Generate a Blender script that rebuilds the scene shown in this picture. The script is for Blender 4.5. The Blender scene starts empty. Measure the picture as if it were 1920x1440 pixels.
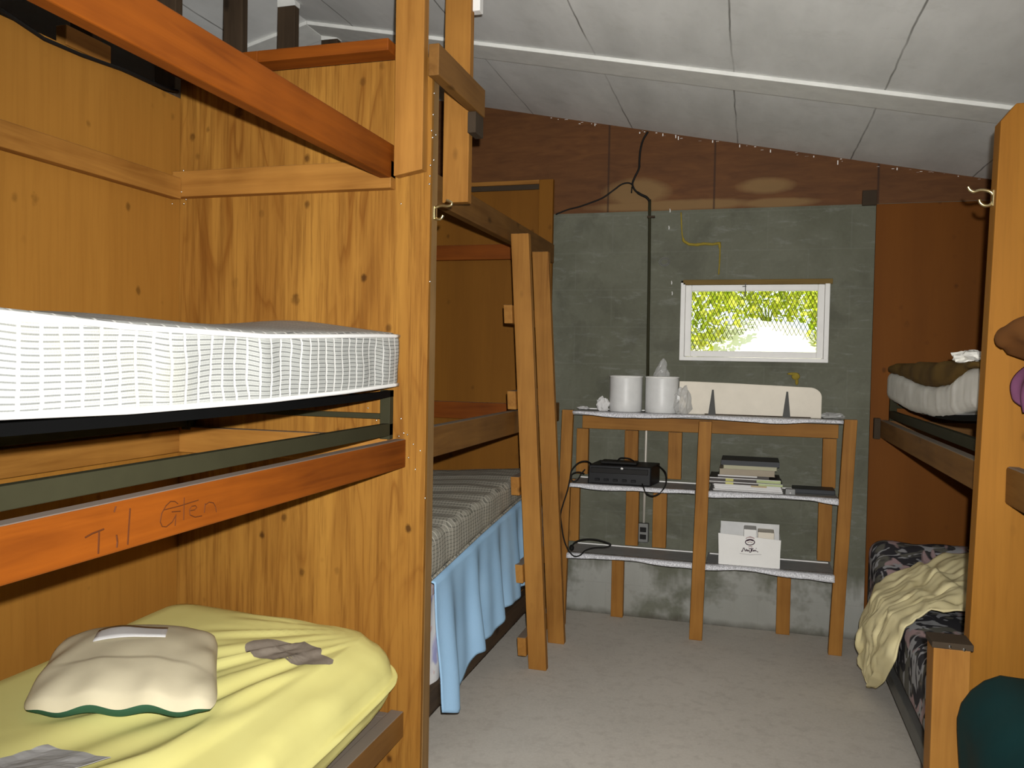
import bpy, math, random
import numpy as np
from mathutils import Vector, noise

# ------------------------------------------------------------------ camera, light, exposure
SC = bpy.context.scene
COL = SC.collection
FPX, YAW, PITCH, ROLL, EYE = 1547.0, math.radians(16.2), math.radians(1.64), math.radians(1.07), 1.48
def _axes():
    cy, sy = math.cos(YAW), math.sin(YAW)
    fwd = np.array([-sy*math.cos(PITCH), cy*math.cos(PITCH), -math.sin(PITCH)])
    r0 = np.array([cy, sy, 0.0]); u0 = np.cross(r0, fwd)
    r = r0*math.cos(ROLL) + u0*math.sin(ROLL); u = -r0*math.sin(ROLL) + u0*math.cos(ROLL)
    return r, u, fwd
AR, AU, AF = _axes()
cam_d = bpy.data.cameras.new('camera'); cam = bpy.data.objects.new('camera', cam_d); COL.objects.link(cam)
cam_d.sensor_fit = 'HORIZONTAL'; cam_d.sensor_width = 36.0; cam_d.lens = 36.0*FPX/1920.0
cam_d.clip_start = 0.02; cam_d.clip_end = 200
from mathutils import Matrix
cam.matrix_world = Matrix(((AR[0], AU[0], -AF[0], 0), (AR[1], AU[1], -AF[1], 0), (AR[2], AU[2], -AF[2], EYE), (0, 0, 0, 1)))
SC.camera = cam

SC.view_settings.view_transform = 'Standard'; SC.view_settings.look = 'None'
SC.view_settings.gamma = 1.0; SC.view_settings.use_curve_mapping = False
SC.view_settings.exposure = 0.0

world = bpy.data.worlds.new('sky'); SC.world = world; world.use_nodes = True
bg = world.node_tree.nodes['Background']; bg.inputs[0].default_value = (0.93, 0.97, 1.0, 1); bg.inputs[1].default_value = 1.6

sun_d = bpy.data.lights.new('sun', 'SUN'); sun_d.energy = 8.5; sun_d.angle = 0.009; sun_d.color = (1.0, 0.95, 0.82)
sun = bpy.data.objects.new('sun', sun_d); COL.objects.link(sun)
sun.rotation_euler = (math.radians(38), 0, math.radians(-28))
# the camera's own flash, a hand above the lens
fl_d = bpy.data.lights.new('camera_flash', 'SPOT'); fl_d.energy = 520.0; fl_d.shadow_soft_size = 0.012; fl_d.color = (1.0, 0.985, 0.955)
fl_d.spot_size = math.radians(106); fl_d.spot_blend = 1.0
fl = bpy.data.objects.new('camera_flash', fl_d); COL.objects.link(fl); fl.location = (0.03, 0.0, EYE + 0.075); fl.rotation_euler = (math.radians(88), 0, YAW)

# ------------------------------------------------------------------ helpers
def at(x, y, **k):
    """a pixel of the photograph on a real plane of the room (X=, Y= or Z=)"""
    d = (x-960)*AR + (720-y)*AU + FPX*AF
    (ax, v), = k.items(); i = 'XYZ'.index(ax)
    t = (v - (0, 0, EYE)[i])/d[i]
    return (t*d[0], t*d[1], EYE + t*d[2])

def lerp(pts, t):
    if t <= pts[0][0]: return pts[0][1]
    for (a, va), (b, vb) in zip(pts, pts[1:]):
        if t <= b: return va + (vb-va)*(t-a)/(b-a)
    return pts[-1][1]

def nz(x, y, z, s=1.0): return noise.noise(Vector((x*s, y*s, z*s)))

class MB:
    def __init__(self): self.v = []; self.f = []
    def add(self, vs, fs):
        n = len(self.v); self.v += [tuple(p) for p in vs]; self.f += [tuple(i+n for i in q) for q in fs]; return self
    def box(self, x0, x1, y0, y1, z0, z1):
        if x0 > x1: x0, x1 = x1, x0
        if y0 > y1: y0, y1 = y1, y0
        if z0 > z1: z0, z1 = z1, z0
        v = [(x0,y0,z0),(x1,y0,z0),(x1,y1,z0),(x0,y1,z0),(x0,y0,z1),(x1,y0,z1),(x1,y1,z1),(x0,y1,z1)]
        return self.add(v, [(3,2,1,0),(4,5,6,7),(0,1,5,4),(1,2,6,5),(2,3,7,6),(3,0,4,7)])
    def hexa(self, bottom, top):
        return self.add(list(bottom)+list(top), [(3,2,1,0),(4,5,6,7),(0,1,5,4),(1,2,6,5),(2,3,7,6),(3,0,4,7)])
    def prism(self, poly, axis, a0, a1):
        """poly of 2D points in the two other axes (counter-clockwise), extruded along axis"""
        def P(p, a):
            return {'X': (a, p[0], p[1]), 'Y': (p[0], a, p[1]), 'Z': (p[0], p[1], a)}[axis]
        n = len(poly); v = [P(p, a0) for p in poly] + [P(p, a1) for p in poly]
        f = [tuple(range(n)), tuple(range(2*n-1, n-1, -1))] + [(i, i+n, (i+1) % n + n, (i+1) % n) for i in range(n)]
        return self.add(v, f)
    def tube(self, pts, r, n=8, closed=False, flat=None):
        pts = [Vector(p) for p in pts]; m = len(pts); vs = []; fs = []
        up = Vector((0.13, 0.21, 0.97)).normalized(); prev = None
        for i, p in enumerate(pts):
            a = pts[i-1] if i else (pts[-1] if closed else p); b = pts[i+1] if i < m-1 else (pts[0] if closed else p)
            t = (b-a).normalized()
            if prev is None:
                s = t.cross(up)
                if s.length < .05: s = t.cross(Vector((1, 0, 0)))
            else:
                s = prev - t*prev.dot(t)
            s.normalize(); prev = s; w = t.cross(s)
            rr = r[i] if isinstance(r, (list, tuple)) else r
            for k in range(n):
                q = 2*math.pi*k/n; vs.append(p + (s*math.cos(q) + w*math.sin(q))*rr)
        for i in range(m if closed else m-1):
            j = (i+1) % m
            for k in range(n):
                l = (k+1) % n; fs.append((i*n+k, i*n+l, j*n+l, j*n+k))
        if not closed:
            fs.append(tuple(range(n-1, -1, -1))); fs.append(tuple((m-1)*n+k for k in range(n)))
        return self.add(vs, fs)
    def lathe(self, c, prof, n=40):
        vs = []; fs = []; m = len(prof)
        for r, z in prof:
            for k in range(n):
                q = 2*math.pi*k/n; vs.append((c[0]+r*math.cos(q), c[1]+r*math.sin(q), c[2]+z))
        for i in range(m-1):
            for k in range(n):
                l = (k+1) % n; fs.append((i*n+k, i*n+l, (i+1)*n+l, (i+1)*n+k))
        fs.append(tuple(range(n-1, -1, -1))); fs.append(tuple((m-1)*n+k for k in range(n)))
        return self.add(vs, fs)
    def ball(self, c, r, nu=8, nv=5, sx=1, sy=1, sz=1):
        vs = []; fs = []
        for i in range(nv+1):
            a = math.pi*i/nv
            for k in range(nu):
                q = 2*math.pi*k/nu
                vs.append((c[0]+r*sx*math.sin(a)*math.cos(q), c[1]+r*sy*math.sin(a)*math.sin(q), c[2]-r*sz*math.cos(a)))
        for i in range(nv):
            for k in range(nu):
                l = (k+1) % nu; fs.append((i*nu+k, i*nu+l, (i+1)*nu+l, (i+1)*nu+k))
        return self.add(vs, fs)
    def grid(self, fn, nu, nv):
        vs = [fn(i/nu, j/nv) for j in range(nv+1) for i in range(nu+1)]
        fs = [(j*(nu+1)+i, j*(nu+1)+i+1, (j+1)*(nu+1)+i+1, (j+1)*(nu+1)+i) for j in range(nv) for i in range(nu)]
        return self.add(vs, fs)
    def build(self, name, mat, parent=None, smooth=False, bevel=0.0, solid=0.0, sub=0, off=-1.0):
        o3 = Vector((0, 0, 0))
        if parent is not None:
            q = parent
            while q is not None: o3 = o3 + q.location; q = q.parent
        else:
            xs = [p[0] for p in self.v]; ys = [p[1] for p in self.v]; zs = [p[2] for p in self.v]
            o3 = Vector(((min(xs)+max(xs))/2, (min(ys)+max(ys))/2, min(zs)))
        me = bpy.data.meshes.new(name)
        me.from_pydata([(p[0]-o3.x, p[1]-o3.y, p[2]-o3.z) for p in self.v], [], self.f)
        me.update(); me.materials.append(mat)
        o = bpy.data.objects.new(name, me); COL.objects.link(o)
        if parent is not None: o.parent = parent
        else: o.location = o3
        if smooth:
            for p in me.polygons: p.use_smooth = True
        if bevel:
            b = o.modifiers.new('bevel', 'BEVEL'); b.width = bevel; b.segments = 2; b.limit_method = 'ANGLE'; b.angle_limit = math.radians(40)
        if solid:
            s = o.modifiers.new('solid', 'SOLIDIFY'); s.thickness = solid; s.offset = off
        if sub:
            s = o.modifiers.new('sub', 'SUBSURF'); s.levels = sub; s.render_levels = sub
        return o

def tag(o, label, cat, group=None):
    o['label'] = label; o['category'] = cat
    if group: o['group'] = group
    return o
def thing(name, label, cat, loc, group=None):
    o = bpy.data.objects.new(name, None); COL.objects.link(o); o.location = loc; o.empty_display_size = .1
    return tag(o, label, cat, group)
def struct(o):
    o['kind'] = 'structure'; return o

# ------------------------------------------------------------------ materials
class NT:
    def __init__(self, name, rough=.6, spec=.3):
        self.m = bpy.data.materials.new(name); self.m.use_nodes = True
        self.t = self.m.node_tree; self.b = self.t.nodes['Principled BSDF']
        self.b.inputs['Roughness'].default_value = rough; self.b.inputs['Specular IOR Level'].default_value = spec
    def n(self, typ, **k):
        x = self.t.nodes.new(typ)
        for a, v in k.items(): setattr(x, a, v)
        return x
    def l(self, a, b): self.t.links.new(a, b)
    def val(self, sock, v):
        if hasattr(v, 'is_output') or isinstance(v, bpy.types.NodeSocket): self.l(v, sock)
        else: sock.default_value = v
    def math(self, op, a, b=0.0, c=0.0, clamp=False):
        x = self.n('ShaderNodeMath', operation=op, use_clamp=clamp)
        self.val(x.inputs[0], a); self.val(x.inputs[1], b); self.val(x.inputs[2], c); return x.outputs[0]
    def coords(self, rand=True):
        tc = self.n('ShaderNodeTexCoord'); v = tc.outputs['Object']
        if rand:
            oi = self.n('ShaderNodeObjectInfo'); cmb = self.n('ShaderNodeCombineXYZ')
            for i, k in enumerate((7.3, 11.1, 5.7)): self.l(self.math('MULTIPLY', oi.outputs['Random'], k), cmb.inputs[i])
            ad = self.n('ShaderNodeVectorMath', operation='ADD'); self.l(v, ad.inputs[0]); self.l(cmb.outputs[0], ad.inputs[1]); v = ad.outputs[0]
        return v
    def scale(self, v, s):
        mp = self.n('ShaderNodeMapping'); mp.inputs['Scale'].default_value = s; self.l(v, mp.inputs['Vector']); return mp.outputs[0]
    def noise(self, v, s, det=4.0, rough=.55, dist=0.0):
        x = self.n('ShaderNodeTexNoise'); self.l(v, x.inputs['Vector']); x.inputs['Scale'].default_value = s
        x.inputs['Detail'].default_value = det; x.inputs['Roughness'].default_value = rough; x.inputs['Distortion'].default_value = dist
        return x.outputs[0]
    def vor(self, v, s, rnd=1.0):
        x = self.n('ShaderNodeTexVoronoi'); self.l(v, x.inputs['Vector']); x.inputs['Scale'].default_value = s; x.inputs['Randomness'].default_value = rnd
        return x
    def ramp(self, f, stops):
        x = self.n('ShaderNodeValToRGB'); self.l(f, x.inputs[0]); e = x.color_ramp.elements
        while len(e) < len(stops): e.new(.5)
        for i, (p, c) in enumerate(stops):
            e[i].position = p; e[i].color = (c, c, c, 1) if not isinstance(c, (tuple, list)) else (*c, 1)
        return x.outputs[0]
    def mix(self, f, a, b, mode='MIX'):
        x = self.n('ShaderNodeMix', data_type='RGBA', blend_type=mode)
        self.val(x.inputs[0], f)
        for s, v in ((x.inputs[6], a), (x.inputs[7], b)):
            if isinstance(v, (tuple, list)): s.default_value = (*v, 1)
            else: self.l(v, s)
        return x.outputs[2]
    def bump(self, h, strength=.3, dist=.002):
        x = self.n('ShaderNodeBump'); x.inputs['Strength'].default_value = strength; x.inputs['Distance'].default_value = dist
        self.l(h, x.inputs['Height']); self.l(x.outputs[0], self.b.inputs['Normal'])
    def color(self, c):
        if isinstance(c, (tuple, list)): self.b.inputs['Base Color'].default_value = (*c, 1)
        else: self.l(c, self.b.inputs['Base Color'])
        return self.m
    def sep(self, v):
        x = self.n('ShaderNodeSeparateXYZ'); self.l(v, x.inputs[0]); return x.outputs

KW = .54
def wood(name, light, dark, axis, dust=None, rough=.6, spec=.16, knots=.085, knotcol=None):
    """sawn timber, grain along one axis"""
    light = tuple(x*KW for x in light); dark = tuple(x*KW for x in dark)
    t = NT(name, rough, spec); c0 = t.coords()
    s = [1, 1, 1]; s['XYZ'.index(axis)] = .06
    g = t.scale(c0, s)
    a = t.noise(g, 26, 5, .6, .8); b = t.noise(g, 130, 3, .6); bl = t.noise(c0, 3.2, 3, .5)
    col = t.ramp(a, [(.30, dark), (.68, light)])
    col = t.mix(t.math('MULTIPLY', b, .28), col, tuple(x*.55 for x in dark))
    col = t.mix(t.ramp(bl, [(.35, 0.0), (.75, .55)]), col, tuple(min(1, x*1.25) for x in light))
    k = [6.5]*3; k['XYZ'.index(axis)] = 3.2
    v = t.vor(t.scale(c0, k), 1.0)
    kn = t.ramp(v.outputs['Distance'], [(knots*.6, 1.0), (knots*1.5, 0.0)])
    col = t.mix(t.math('MULTIPLY', kn, .75), col, knotcol or tuple(x*.32 for x in dark))
    if dust:
        ge = t.n('ShaderNodeNewGeometry'); nzv = t.sep(ge.outputs['Normal'])[2]
        col = t.mix(t.math('MULTIPLY', t.ramp(nzv, [(.6, 0.0), (.85, 1.0)]), .8), col, dust)
    t.bump(t.math('ADD', a, t.math('MULTIPLY', b, .5)), .25, .0015)
    return t.color(col)

def plywood(name, light, dark, axis='Z', rough=.65, spec=.14, freq=9.0, contrast=1.5, spots=.6, stain=None):
    """rotary cut plywood: contour grain, streaks and dark specks along an axis"""
    light = tuple(x*KW for x in light); dark = tuple(x*KW for x in dark); stain = tuple(x*KW for x in stain) if stain else None
    t = NT(name, rough, spec); c0 = t.coords(); ai = 'XYZ'.index(axis)
    def st(a, b):
        v = [a, a, a]; v[ai] = b; return t.scale(c0, v)
    base = t.noise(st(4.2, .75), 1.0, 3, .5, .6)
    w = t.math('FRACT', t.math('MULTIPLY', base, freq))
    line = t.ramp(w, [(0.0, 1.0), (.16, .25), (.6, 0.0), (.92, .35), (1.0, 1.0)])
    mask = t.ramp(t.noise(st(5, .8), 1.0, 2), [(.42, 0.0), (.62, 1.0)])
    fine = t.noise(st(75, 3.0), 1.0, 4, .65, .3)
    mid = t.noise(st(16, 1.1), 1.0, 4, .6, .8)
    band = t.noise(st(4.5, .35), 1.0, 2, .5)
    col = t.mix(t.ramp(band, [(.36, 0.0), (.62, 1.0)]), light, tuple(l*.58+d*.42 for l, d in zip(light, dark)))
    col = t.mix(t.math('MULTIPLY', t.ramp(mid, [(.45, 0.0), (.72, 1.0)]), .55*contrast), col, tuple(l*.35+d*.65 for l, d in zip(light, dark)))
    col = t.mix(t.math('MULTIPLY', t.math('MULTIPLY', line, mask), .55*contrast), col, dark)
    col = t.mix(t.math('MULTIPLY', t.ramp(fine, [(.45, 0.0), (.75, 1.0)]), .5*contrast), col, tuple(x*.7 for x in dark))
    bl = t.noise(c0, 1.7, 4, .6)
    col = t.mix(t.ramp(bl, [(.35, 0.0), (.8, .35)]), col, stain or tuple(x*.75 for x in light))
    for sc, lo, hi, thr in ((5.0, .05, .10, .38), (11.0, .07, .15, .42)):
        v = t.vor(t.scale(c0, [sc, sc, sc*.75]), 1.0)
        d = t.math('ADD', v.outputs['Distance'], t.math('MULTIPLY', t.math('SUBTRACT', t.noise(c0, 60, 2), .5), .09))
        sp = t.math('MULTIPLY', t.ramp(d, [(lo, 1.0), (hi, 0.0)]), t.ramp(t.noise(c0, 2.6, 2), [(thr, 0.0), (thr+.14, spots)]))
        col = t.mix(sp, col, tuple(x*.28 for x in dark))
    t.bump(fine, .15, .001)
    return t.color(col)

def cloth(name, c, c2=None, rough=.9, s=6.0, weave=420, amt=.5, bump=.25, sheen=0.0):
    t = NT(name, rough, .12); v = t.coords()
    a = t.noise(v, s, 4, .55); w = t.noise(v, weave, 2, .5)
    col = t.mix(t.math('MULTIPLY', t.ramp(a, [(.3, 0.0), (.75, 1.0)]), amt), c, c2 or tuple(x*.7 for x in c))
    t.bump(w, bump, .001); t.b.inputs['Sheen Weight'].default_value = sheen
    return t.color(col)

def plain(name, c, rough=.5, spec=.3, metal=0.0, mott=.25, s=14):
    t = NT(name, rough, spec); t.b.inputs['Metallic'].default_value = metal
    a = t.noise(t.coords(), s, 4, .6)
    return t.color(t.mix(t.math('MULTIPLY', t.ramp(a, [(.35, 0.0), (.7, 1.0)]), mott), c, tuple(x*.55 for x in c)))

def ticking(name, ground, stripe, seam, zper=.0112, yper=.044):
    """mattress ticking: fine stripes along the mattress, broken by quilting seams"""
    t = NT(name, .85, .15); v = t.coords(False); x, y, z = t.sep(v)
    wob = t.math('MULTIPLY', t.math('SUBTRACT', t.noise(t.scale(v, (3, 3, 9)), 1.5, 3), .5), .03)
    sx = t.math('ADD', x, z)
    w = t.math('FRACT', t.math('DIVIDE', sx, zper))
    st = t.ramp(w, [(0.0, 0.0), (.04, 1.0), (.26, 1.0), (.32, 0.0), (.56, 0.0), (.60, .35), (.70, .35), (.74, 0.0)])
    yy = t.math('FRACT', t.math('DIVIDE', t.math('ADD', y, wob), yper))
    seamm = t.ramp(yy, [(0.0, 1.0), (.10, 1.0), (.15, 0.0), (.93, 0.0), (1.0, 1.0)])
    yb = t.math('FRACT', t.math('DIVIDE', t.math('ADD', y, wob), yper*3))
    band = t.ramp(yb, [(0.0, .0), (.34, .0), (.36, .22), (.64, .22), (.66, .05), (1.0, .05)])
    col = t.mix(band, ground, tuple(x*.6 for x in ground))
    col = t.mix(t.math('MULTIPLY', st, .85), col, stripe)
    col = t.mix(seamm, col, seam)
    stn = t.noise(v, 3.0, 4, .6)
    col = t.mix(t.ramp(stn, [(.62, 0.0), (.8, .4)]), col, tuple(a*b for a, b in zip(ground, (.75, .7, .5))))
    t.bump(t.math('ADD', t.math('MULTIPLY', seamm, -1.0), t.noise(v, 300, 2)), .3, .003)
    return t.color(col)

# palette
ORANGE = ((.40, .102, .007), (.21, .047, .003))
PINE = ((.64, .295, .060), (.38, .15, .025))
DUST = (.20, .18, .155)
M = {}
for ax in 'XYZ':
    M['orange'+ax] = wood('orange_timber_'+ax, *ORANGE, ax, dust=DUST)
    M['pine'+ax] = wood('pine_timber_'+ax, *PINE, ax, dust=DUST)
    M['brown'+ax] = wood('brown_timber_'+ax, (.35, .165, .040), (.19, .078, .016), ax, dust=DUST, rough=.6)
    M['old'+ax] = wood('dark_old_timber_'+ax, (.13, .085, .050), (.06, .038, .022), ax, rough=.75)
M['lintel'] = wood('ochre_timber', (.34, .22, .055), (.22, .13, .03), 'X')
M['ply'] = plywood('honey_plywood', (.66, .325, .058), (.27, .092, .010), stain=(.44, .17, .026), spots=.85)
M['plywall'] = plywood('tan_plywood', (.64, .295, .050), (.42, .17, .024), contrast=.5, freq=5, stain=(.52, .22, .032), spots=.6)
M['plyfar'] = plywood('rear_brown_plywood', (.41, .165, .018), (.24, .088, .008), contrast=.30, freq=6, stain=(.27, .10, .011), spots=.5)
M['plyright'] = plywood('right_end_plywood', (.55, .235, .030), (.32, .115, .010), contrast=.6, freq=7, spots=.4)
M['plyback'] = plywood('dark_back_plywood', (.31, .100, .009), (.19, .056, .004), contrast=.2, freq=5, stain=(.22, .068, .006), spots=.5)
M['edge'] = wood('raw_board_edge', (.46, .27, .105), (.28, .15, .05), 'Z', rough=.7)
M['black'] = plain('black_painted_steel', (.003, .003, .003), .8, .06)
M['olive'] = plain('dull_olive_steel', (.032, .030, .015), .7, .12, .0)
M['steel'] = plain('grey_steel', (.17, .17, .16), .5, .5, .5)
M['darksteel'] = plain('dark_grey_steel', (.085, .085, .08), .6, .2, 0, .3)
M['nail'] = plain('shiny_nail', (.8, .8, .78), .25, .5, 1.0)
M['brass'] = plain('brass', (.72, .60, .32), .28, .5, 1.0, .2)
M['white'] = plain('white_paint', (.84, .83, .80), .5, .3, 0, .12)
M['battenpaint'] = plain('dingy_white_paint', (.76, .76, .72), .6, .2, 0, .25)
M['offwhite'] = plain('off_white_plastic', (.66, .66, .645), .4, .35, 0, .15, 25)
M['cream'] = plain('cream_board', (.76, .70, .59), .6, .2, 0, .2, 9)
M['cardboardwhite'] = plain('white_card', (.80, .79, .76), .6, .2, 0, .08)
M['ink'] = plain('dark_purple_ink', (.05, .02, .035), .7, .1)
M['pinkink'] = plain('pale_pink_ink', (.48, .36, .36), .7, .1)
M['greyink'] = plain('pale_grey_ink', (.46, .45, .44), .7, .1)
M['pencil'] = plain('dark_marker', (.075, .022, .006), .7, .1)
M['rubber'] = plain('black_rubber', (.008, .007, .006), .6, .2)
M['blackplastic'] = plain('black_plastic', (.005, .005, .006), .5, .2, 0, .3)
M['paper'] = plain('white_paper', (.66, .65, .64), .8, .1, 0, .15)
M['greypaper'] = plain('greyed_paper', (.40, .39, .38), .85, .1, 0, .3)

def mat_block():
    t = NT('painted_block', .75, .2); v = t.coords(False); x, y, z = t.sep(v)
    cmb = t.n('ShaderNodeCombineXYZ'); t.l(t.math('ADD', x, 1.236), cmb.inputs[0]); t.l(t.math('ADD', z, .034), cmb.inputs[1])
    br = t.n('ShaderNodeTexBrick'); t.l(cmb.outputs[0], br.inputs['Vector']); br.inputs['Scale'].default_value = 1.0
    br.inputs['Brick Width'].default_value = .43; br.inputs['Row Height'].default_value = .215; br.inputs['Mortar Size'].default_value = .006
    br.inputs['Mortar Smooth'].default_value = .8; br.inputs['Color1'].default_value = (0, 0, 0, 1); br.inputs['Color2'].default_value = (0, 0, 0, 1); br.inputs['Mortar'].default_value = (1, 1, 1, 1)
    base, alt = (.172, .175, .132), (.112, .114, .080)
    a = t.noise(v, 2.4, 5, .6, .6); b = t.noise(t.scale(v, (6, 6, 10)), 3, 5, .65); c = t.noise(v, 60, 3)
    col = t.mix(t.ramp(a, [(.3, 0.0), (.7, 1.0)]), base, alt)
    col = t.mix(t.math('MULTIPLY', t.ramp(b, [(.62, 0.0), (.75, 1.0)]), .45), col, (.24, .245, .215))
    col = t.mix(t.math('MULTIPLY', c, .3), col, (.06, .06, .048))
    sc_ = t.noise(t.scale(v, (4, 4, 15)), 1.6, 6, .7, .4)
    col = t.mix(t.math('MULTIPLY', t.ramp(sc_, [(.56, 0.0), (.68, 1.0)]), .5), col, (.215, .22, .195))
    col = t.mix(t.math('MULTIPLY', t.ramp(t.noise(v, 3.7, 4, .6, .5), [(.52, 0.0), (.66, 1.0)]), .5), col, (.075, .075, .055))
    # lime bloom rising from the floor
    wav = t.math('ADD', z, t.math('MULTIPLY', t.math('SUBTRACT', t.noise(t.scale(v, (1, 1, .25)), 5, 4, .6), .5), -.75))
    lime = t.math('MULTIPLY', t.ramp(wav, [(.0, .8), (.24, 1.0), (.36, 0.0)]), t.ramp(t.noise(v, 4, 4, .6), [(.38, .1), (.52, 1.0)]))
    col = t.mix(lime, col, (.34, .34, .31))
    col = t.mix(t.math('MULTIPLY', t.ramp(t.math('ADD', z, t.math('MULTIPLY', t.noise(v, 9, 3), .06)), [(.025, 1.0), (.075, 0.0)]), .75), col, (.055, .045, .03))
    col = t.mix(t.math('MULTIPLY', br.outputs['Color'], .10), col, (.25, .255, .22))
    t.bump(t.math('ADD', t.math('MULTIPLY', br.outputs['Color'], -.6), c), .35, .003)
    return t.color(col)
def mat_floor():
    t = NT('worn_concrete', .8, .2); v = t.coords(False)
    a = t.noise(v, 1.6, 5, .6); b = t.noise(v, 90, 4, .7); c = t.noise(v, 22, 4, .6)
    col = t.mix(t.ramp(a, [(.3, 0.0), (.7, 1.0)]), (.57, .525, .46), (.475, .44, .385))
    col = t.mix(t.math('MULTIPLY', t.ramp(b, [(.4, 0.0), (.75, 1.0)]), .35), col, (.68, .64, .575))
    col = t.mix(t.math('MULTIPLY', t.ramp(c, [(.3, 1.0), (.5, 0.0)]), .35), col, (.36, .32, .275))
    t.bump(b, .15, .002); return t.color(col)
def mat_ceiling():
    t = NT('painted_ceiling_board', .7, .2); tc = t.n('ShaderNodeNewGeometry'); v = tc.outputs['Position']; x, y, z = t.sep(v)
    a = t.noise(t.scale(v, (3, 1, 1)), 1.5, 5, .6); b = t.noise(v, 7, 5, .7)
    col = t.mix(t.ramp(a, [(.35, 0.0), (.75, 1.0)]), (.80, .805, .785), (.63, .635, .615))
    col = t.mix(t.math('MULTIPLY', t.ramp(b, [(.55, 0.0), (.8, 1.0)]), .3), col, (.45, .44, .40))
    wob = t.math('MULTIPLY', t.math('SUBTRACT', t.noise(v, 3, 3), .5), .02)
    d = t.math('ABSOLUTE', t.math('SUBTRACT', t.math('FRACT', t.math('ADD', t.math('DIVIDE', t.math('ADD', t.math('ADD', x, .70), wob), .59), .5)), .5))
    seam = t.math('MULTIPLY', t.ramp(d, [(.003, 1.0), (.007, 0.0)]), t.ramp(t.noise(v, 2.2, 3), [(.35, .25), (.6, .9)]))
    col = t.mix(seam, col, (.14, .135, .12))
    t.bump(b, .1, .003); return t.color(col)
def mat_gable():
    t = NT('gable_plywood', .65, .25); v = t.coords(False); tc = t.n('ShaderNodeNewGeometry'); x, y, z = t.sep(tc.outputs['Position'])
    a = t.noise(t.scale(v, (1, 1, 5)), 6, 5, .6, .5); b = t.noise(v, 1.7, 4, .6)
    col = t.mix(t.ramp(a, [(.3, 0.0), (.7, 1.0)]), (.150, .058, .015), (.095, .035, .009))
    col = t.mix(t.math('MULTIPLY', t.ramp(b, [(.4, 0.0), (.7, 1.0)]), .4), col, (.07, .028, .008))
    nn = t.math('MULTIPLY', t.math('SUBTRACT', t.noise(v, 5, 4, .6), .5), .9)
    tot = None
    for cx, cz, rx, rz in ((-.66, 2.46, .21, .085), (-.45, 2.38, .55, .035), (.04, 2.47, .17, .05), (.1, 2.375, .25, .03)):
        e = t.math('ADD', t.math('POWER', t.math('DIVIDE', t.math('SUBTRACT', x, cx), rx), 2.0), t.math('POWER', t.math('DIVIDE', t.math('SUBTRACT', z, cz), rz), 2.0))
        m = t.ramp(t.math('ADD', e, nn), [(.35, 1.0), (1.15, 0.0)])
        tot = m if tot is None else t.math('MAXIMUM', tot, m)
    col = t.mix(t.math('MULTIPLY', tot, .7), col, (.24, .145, .055))
    for sx in (-.83, -.23, .62):
        d = t.math('ABSOLUTE', t.math('SUBTRACT', x, sx)); col = t.mix(t.ramp(d, [(.003, .8), (.007, 0.0)]), col, (.03, .013, .006))
    return t.color(col)
M['block'] = mat_block(); M['floor'] = mat_floor(); M['ceil'] = mat_ceiling(); M['gable'] = mat_gable()
M['ticking'] = ticking('white_grey_ticking', (.45, .46, .435), (.15, .155, .15), (.70, .70, .67))
M['tickold'] = ticking('dull_beige_ticking', (.30, .285, .235), (.13, .125, .105), (.48, .455, .385), .014, .030)
M['piping'] = cloth('white_piping', (.82, .82, .80), amt=.1)
M['yellow'] = cloth('yellow_sheet', (.70, .65, .245), (.62, .56, .19), amt=.5, bump=.1)
M['lemon'] = cloth('pale_yellow_blanket', (.80, .71, .42), (.72, .61, .31), amt=.6, s=10)
M['pillow'] = cloth('grubby_cream_cotton', (.66, .59, .41), (.52, .46, .32), amt=.7, s=5)
M['green'] = cloth('dark_green_cotton', (.045, .13, .08))
M['blue'] = cloth('light_blue_blanket', (.30, .48, .67), (.24, .41, .60), weave=260, bump=.5)
M['teal'] = cloth('dark_teal_nylon', (.006, .035, .036), (.004, .022, .024), s=4, rough=.7)
M['brownbag'] = cloth('brown_quilted_cloth', (.20, .080, .021), (.145, .056, .015), s=5, rough=.8)
M['purple'] = cloth('purple_cloth', (.19, .072, .145), (.14, .05, .105), s=8)
M['tan'] = cloth('tan_mattress_cloth', (.28, .14, .05), s=5)
M['dirtywhite'] = cloth('dirty_white_cotton', (.78, .77, .72), (.58, .565, .51), s=7, amt=.8)
M['foam'] = cloth('stained_brown_foam', (.10, .055, .016), (.15, .09, .02), s=5, amt=1.0, bump=.6)
M['patch'] = cloth('grey_mattress_lining', (.26, .22, .175), (.165, .135, .105), s=18, amt=.9)
M['yfoam'] = plain('yellow_foam_filler', (.30, .225, .035), .8, .1, 0, .4, 40)
M['olddirt'] = plain('dark_wooden_block', (.05, .035, .022), .8, .15)
def mat_floral(name, ground, cols):
    t = NT(name, .9, .12); v = t.coords(False)
    a = t.noise(v, 6, 2, .5, 1.0); b = t.noise(t.scale(v, (1.3, .8, 1)), 6.5, 2, .5, 1.0); c = t.noise(t.scale(v, (1, 1.4, 1)), 9, 1, .5, 1.6)
    col = t.mix(t.ramp(a, [(.50, 0.0), (.54, 1.0)]), ground, cols[0])
    col = t.mix(t.ramp(b, [(.53, 0.0), (.57, 1.0)]), col, cols[1])
    col = t.mix(t.ramp(c, [(.57, 0.0), (.61, 1.0)]), col, cols[2])
    return t.color(col)
M['floral'] = mat_floral('dark_floral_cotton', (.040, .038, .043), ((.13, .125, .105), (.42, .30, .30), (.36, .36, .37)))
M['floralpale'] = mat_floral('pale_floral_cotton', (.62, .60, .58), ((.50, .48, .55), (.30, .30, .48), (.55, .40, .38)))
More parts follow.
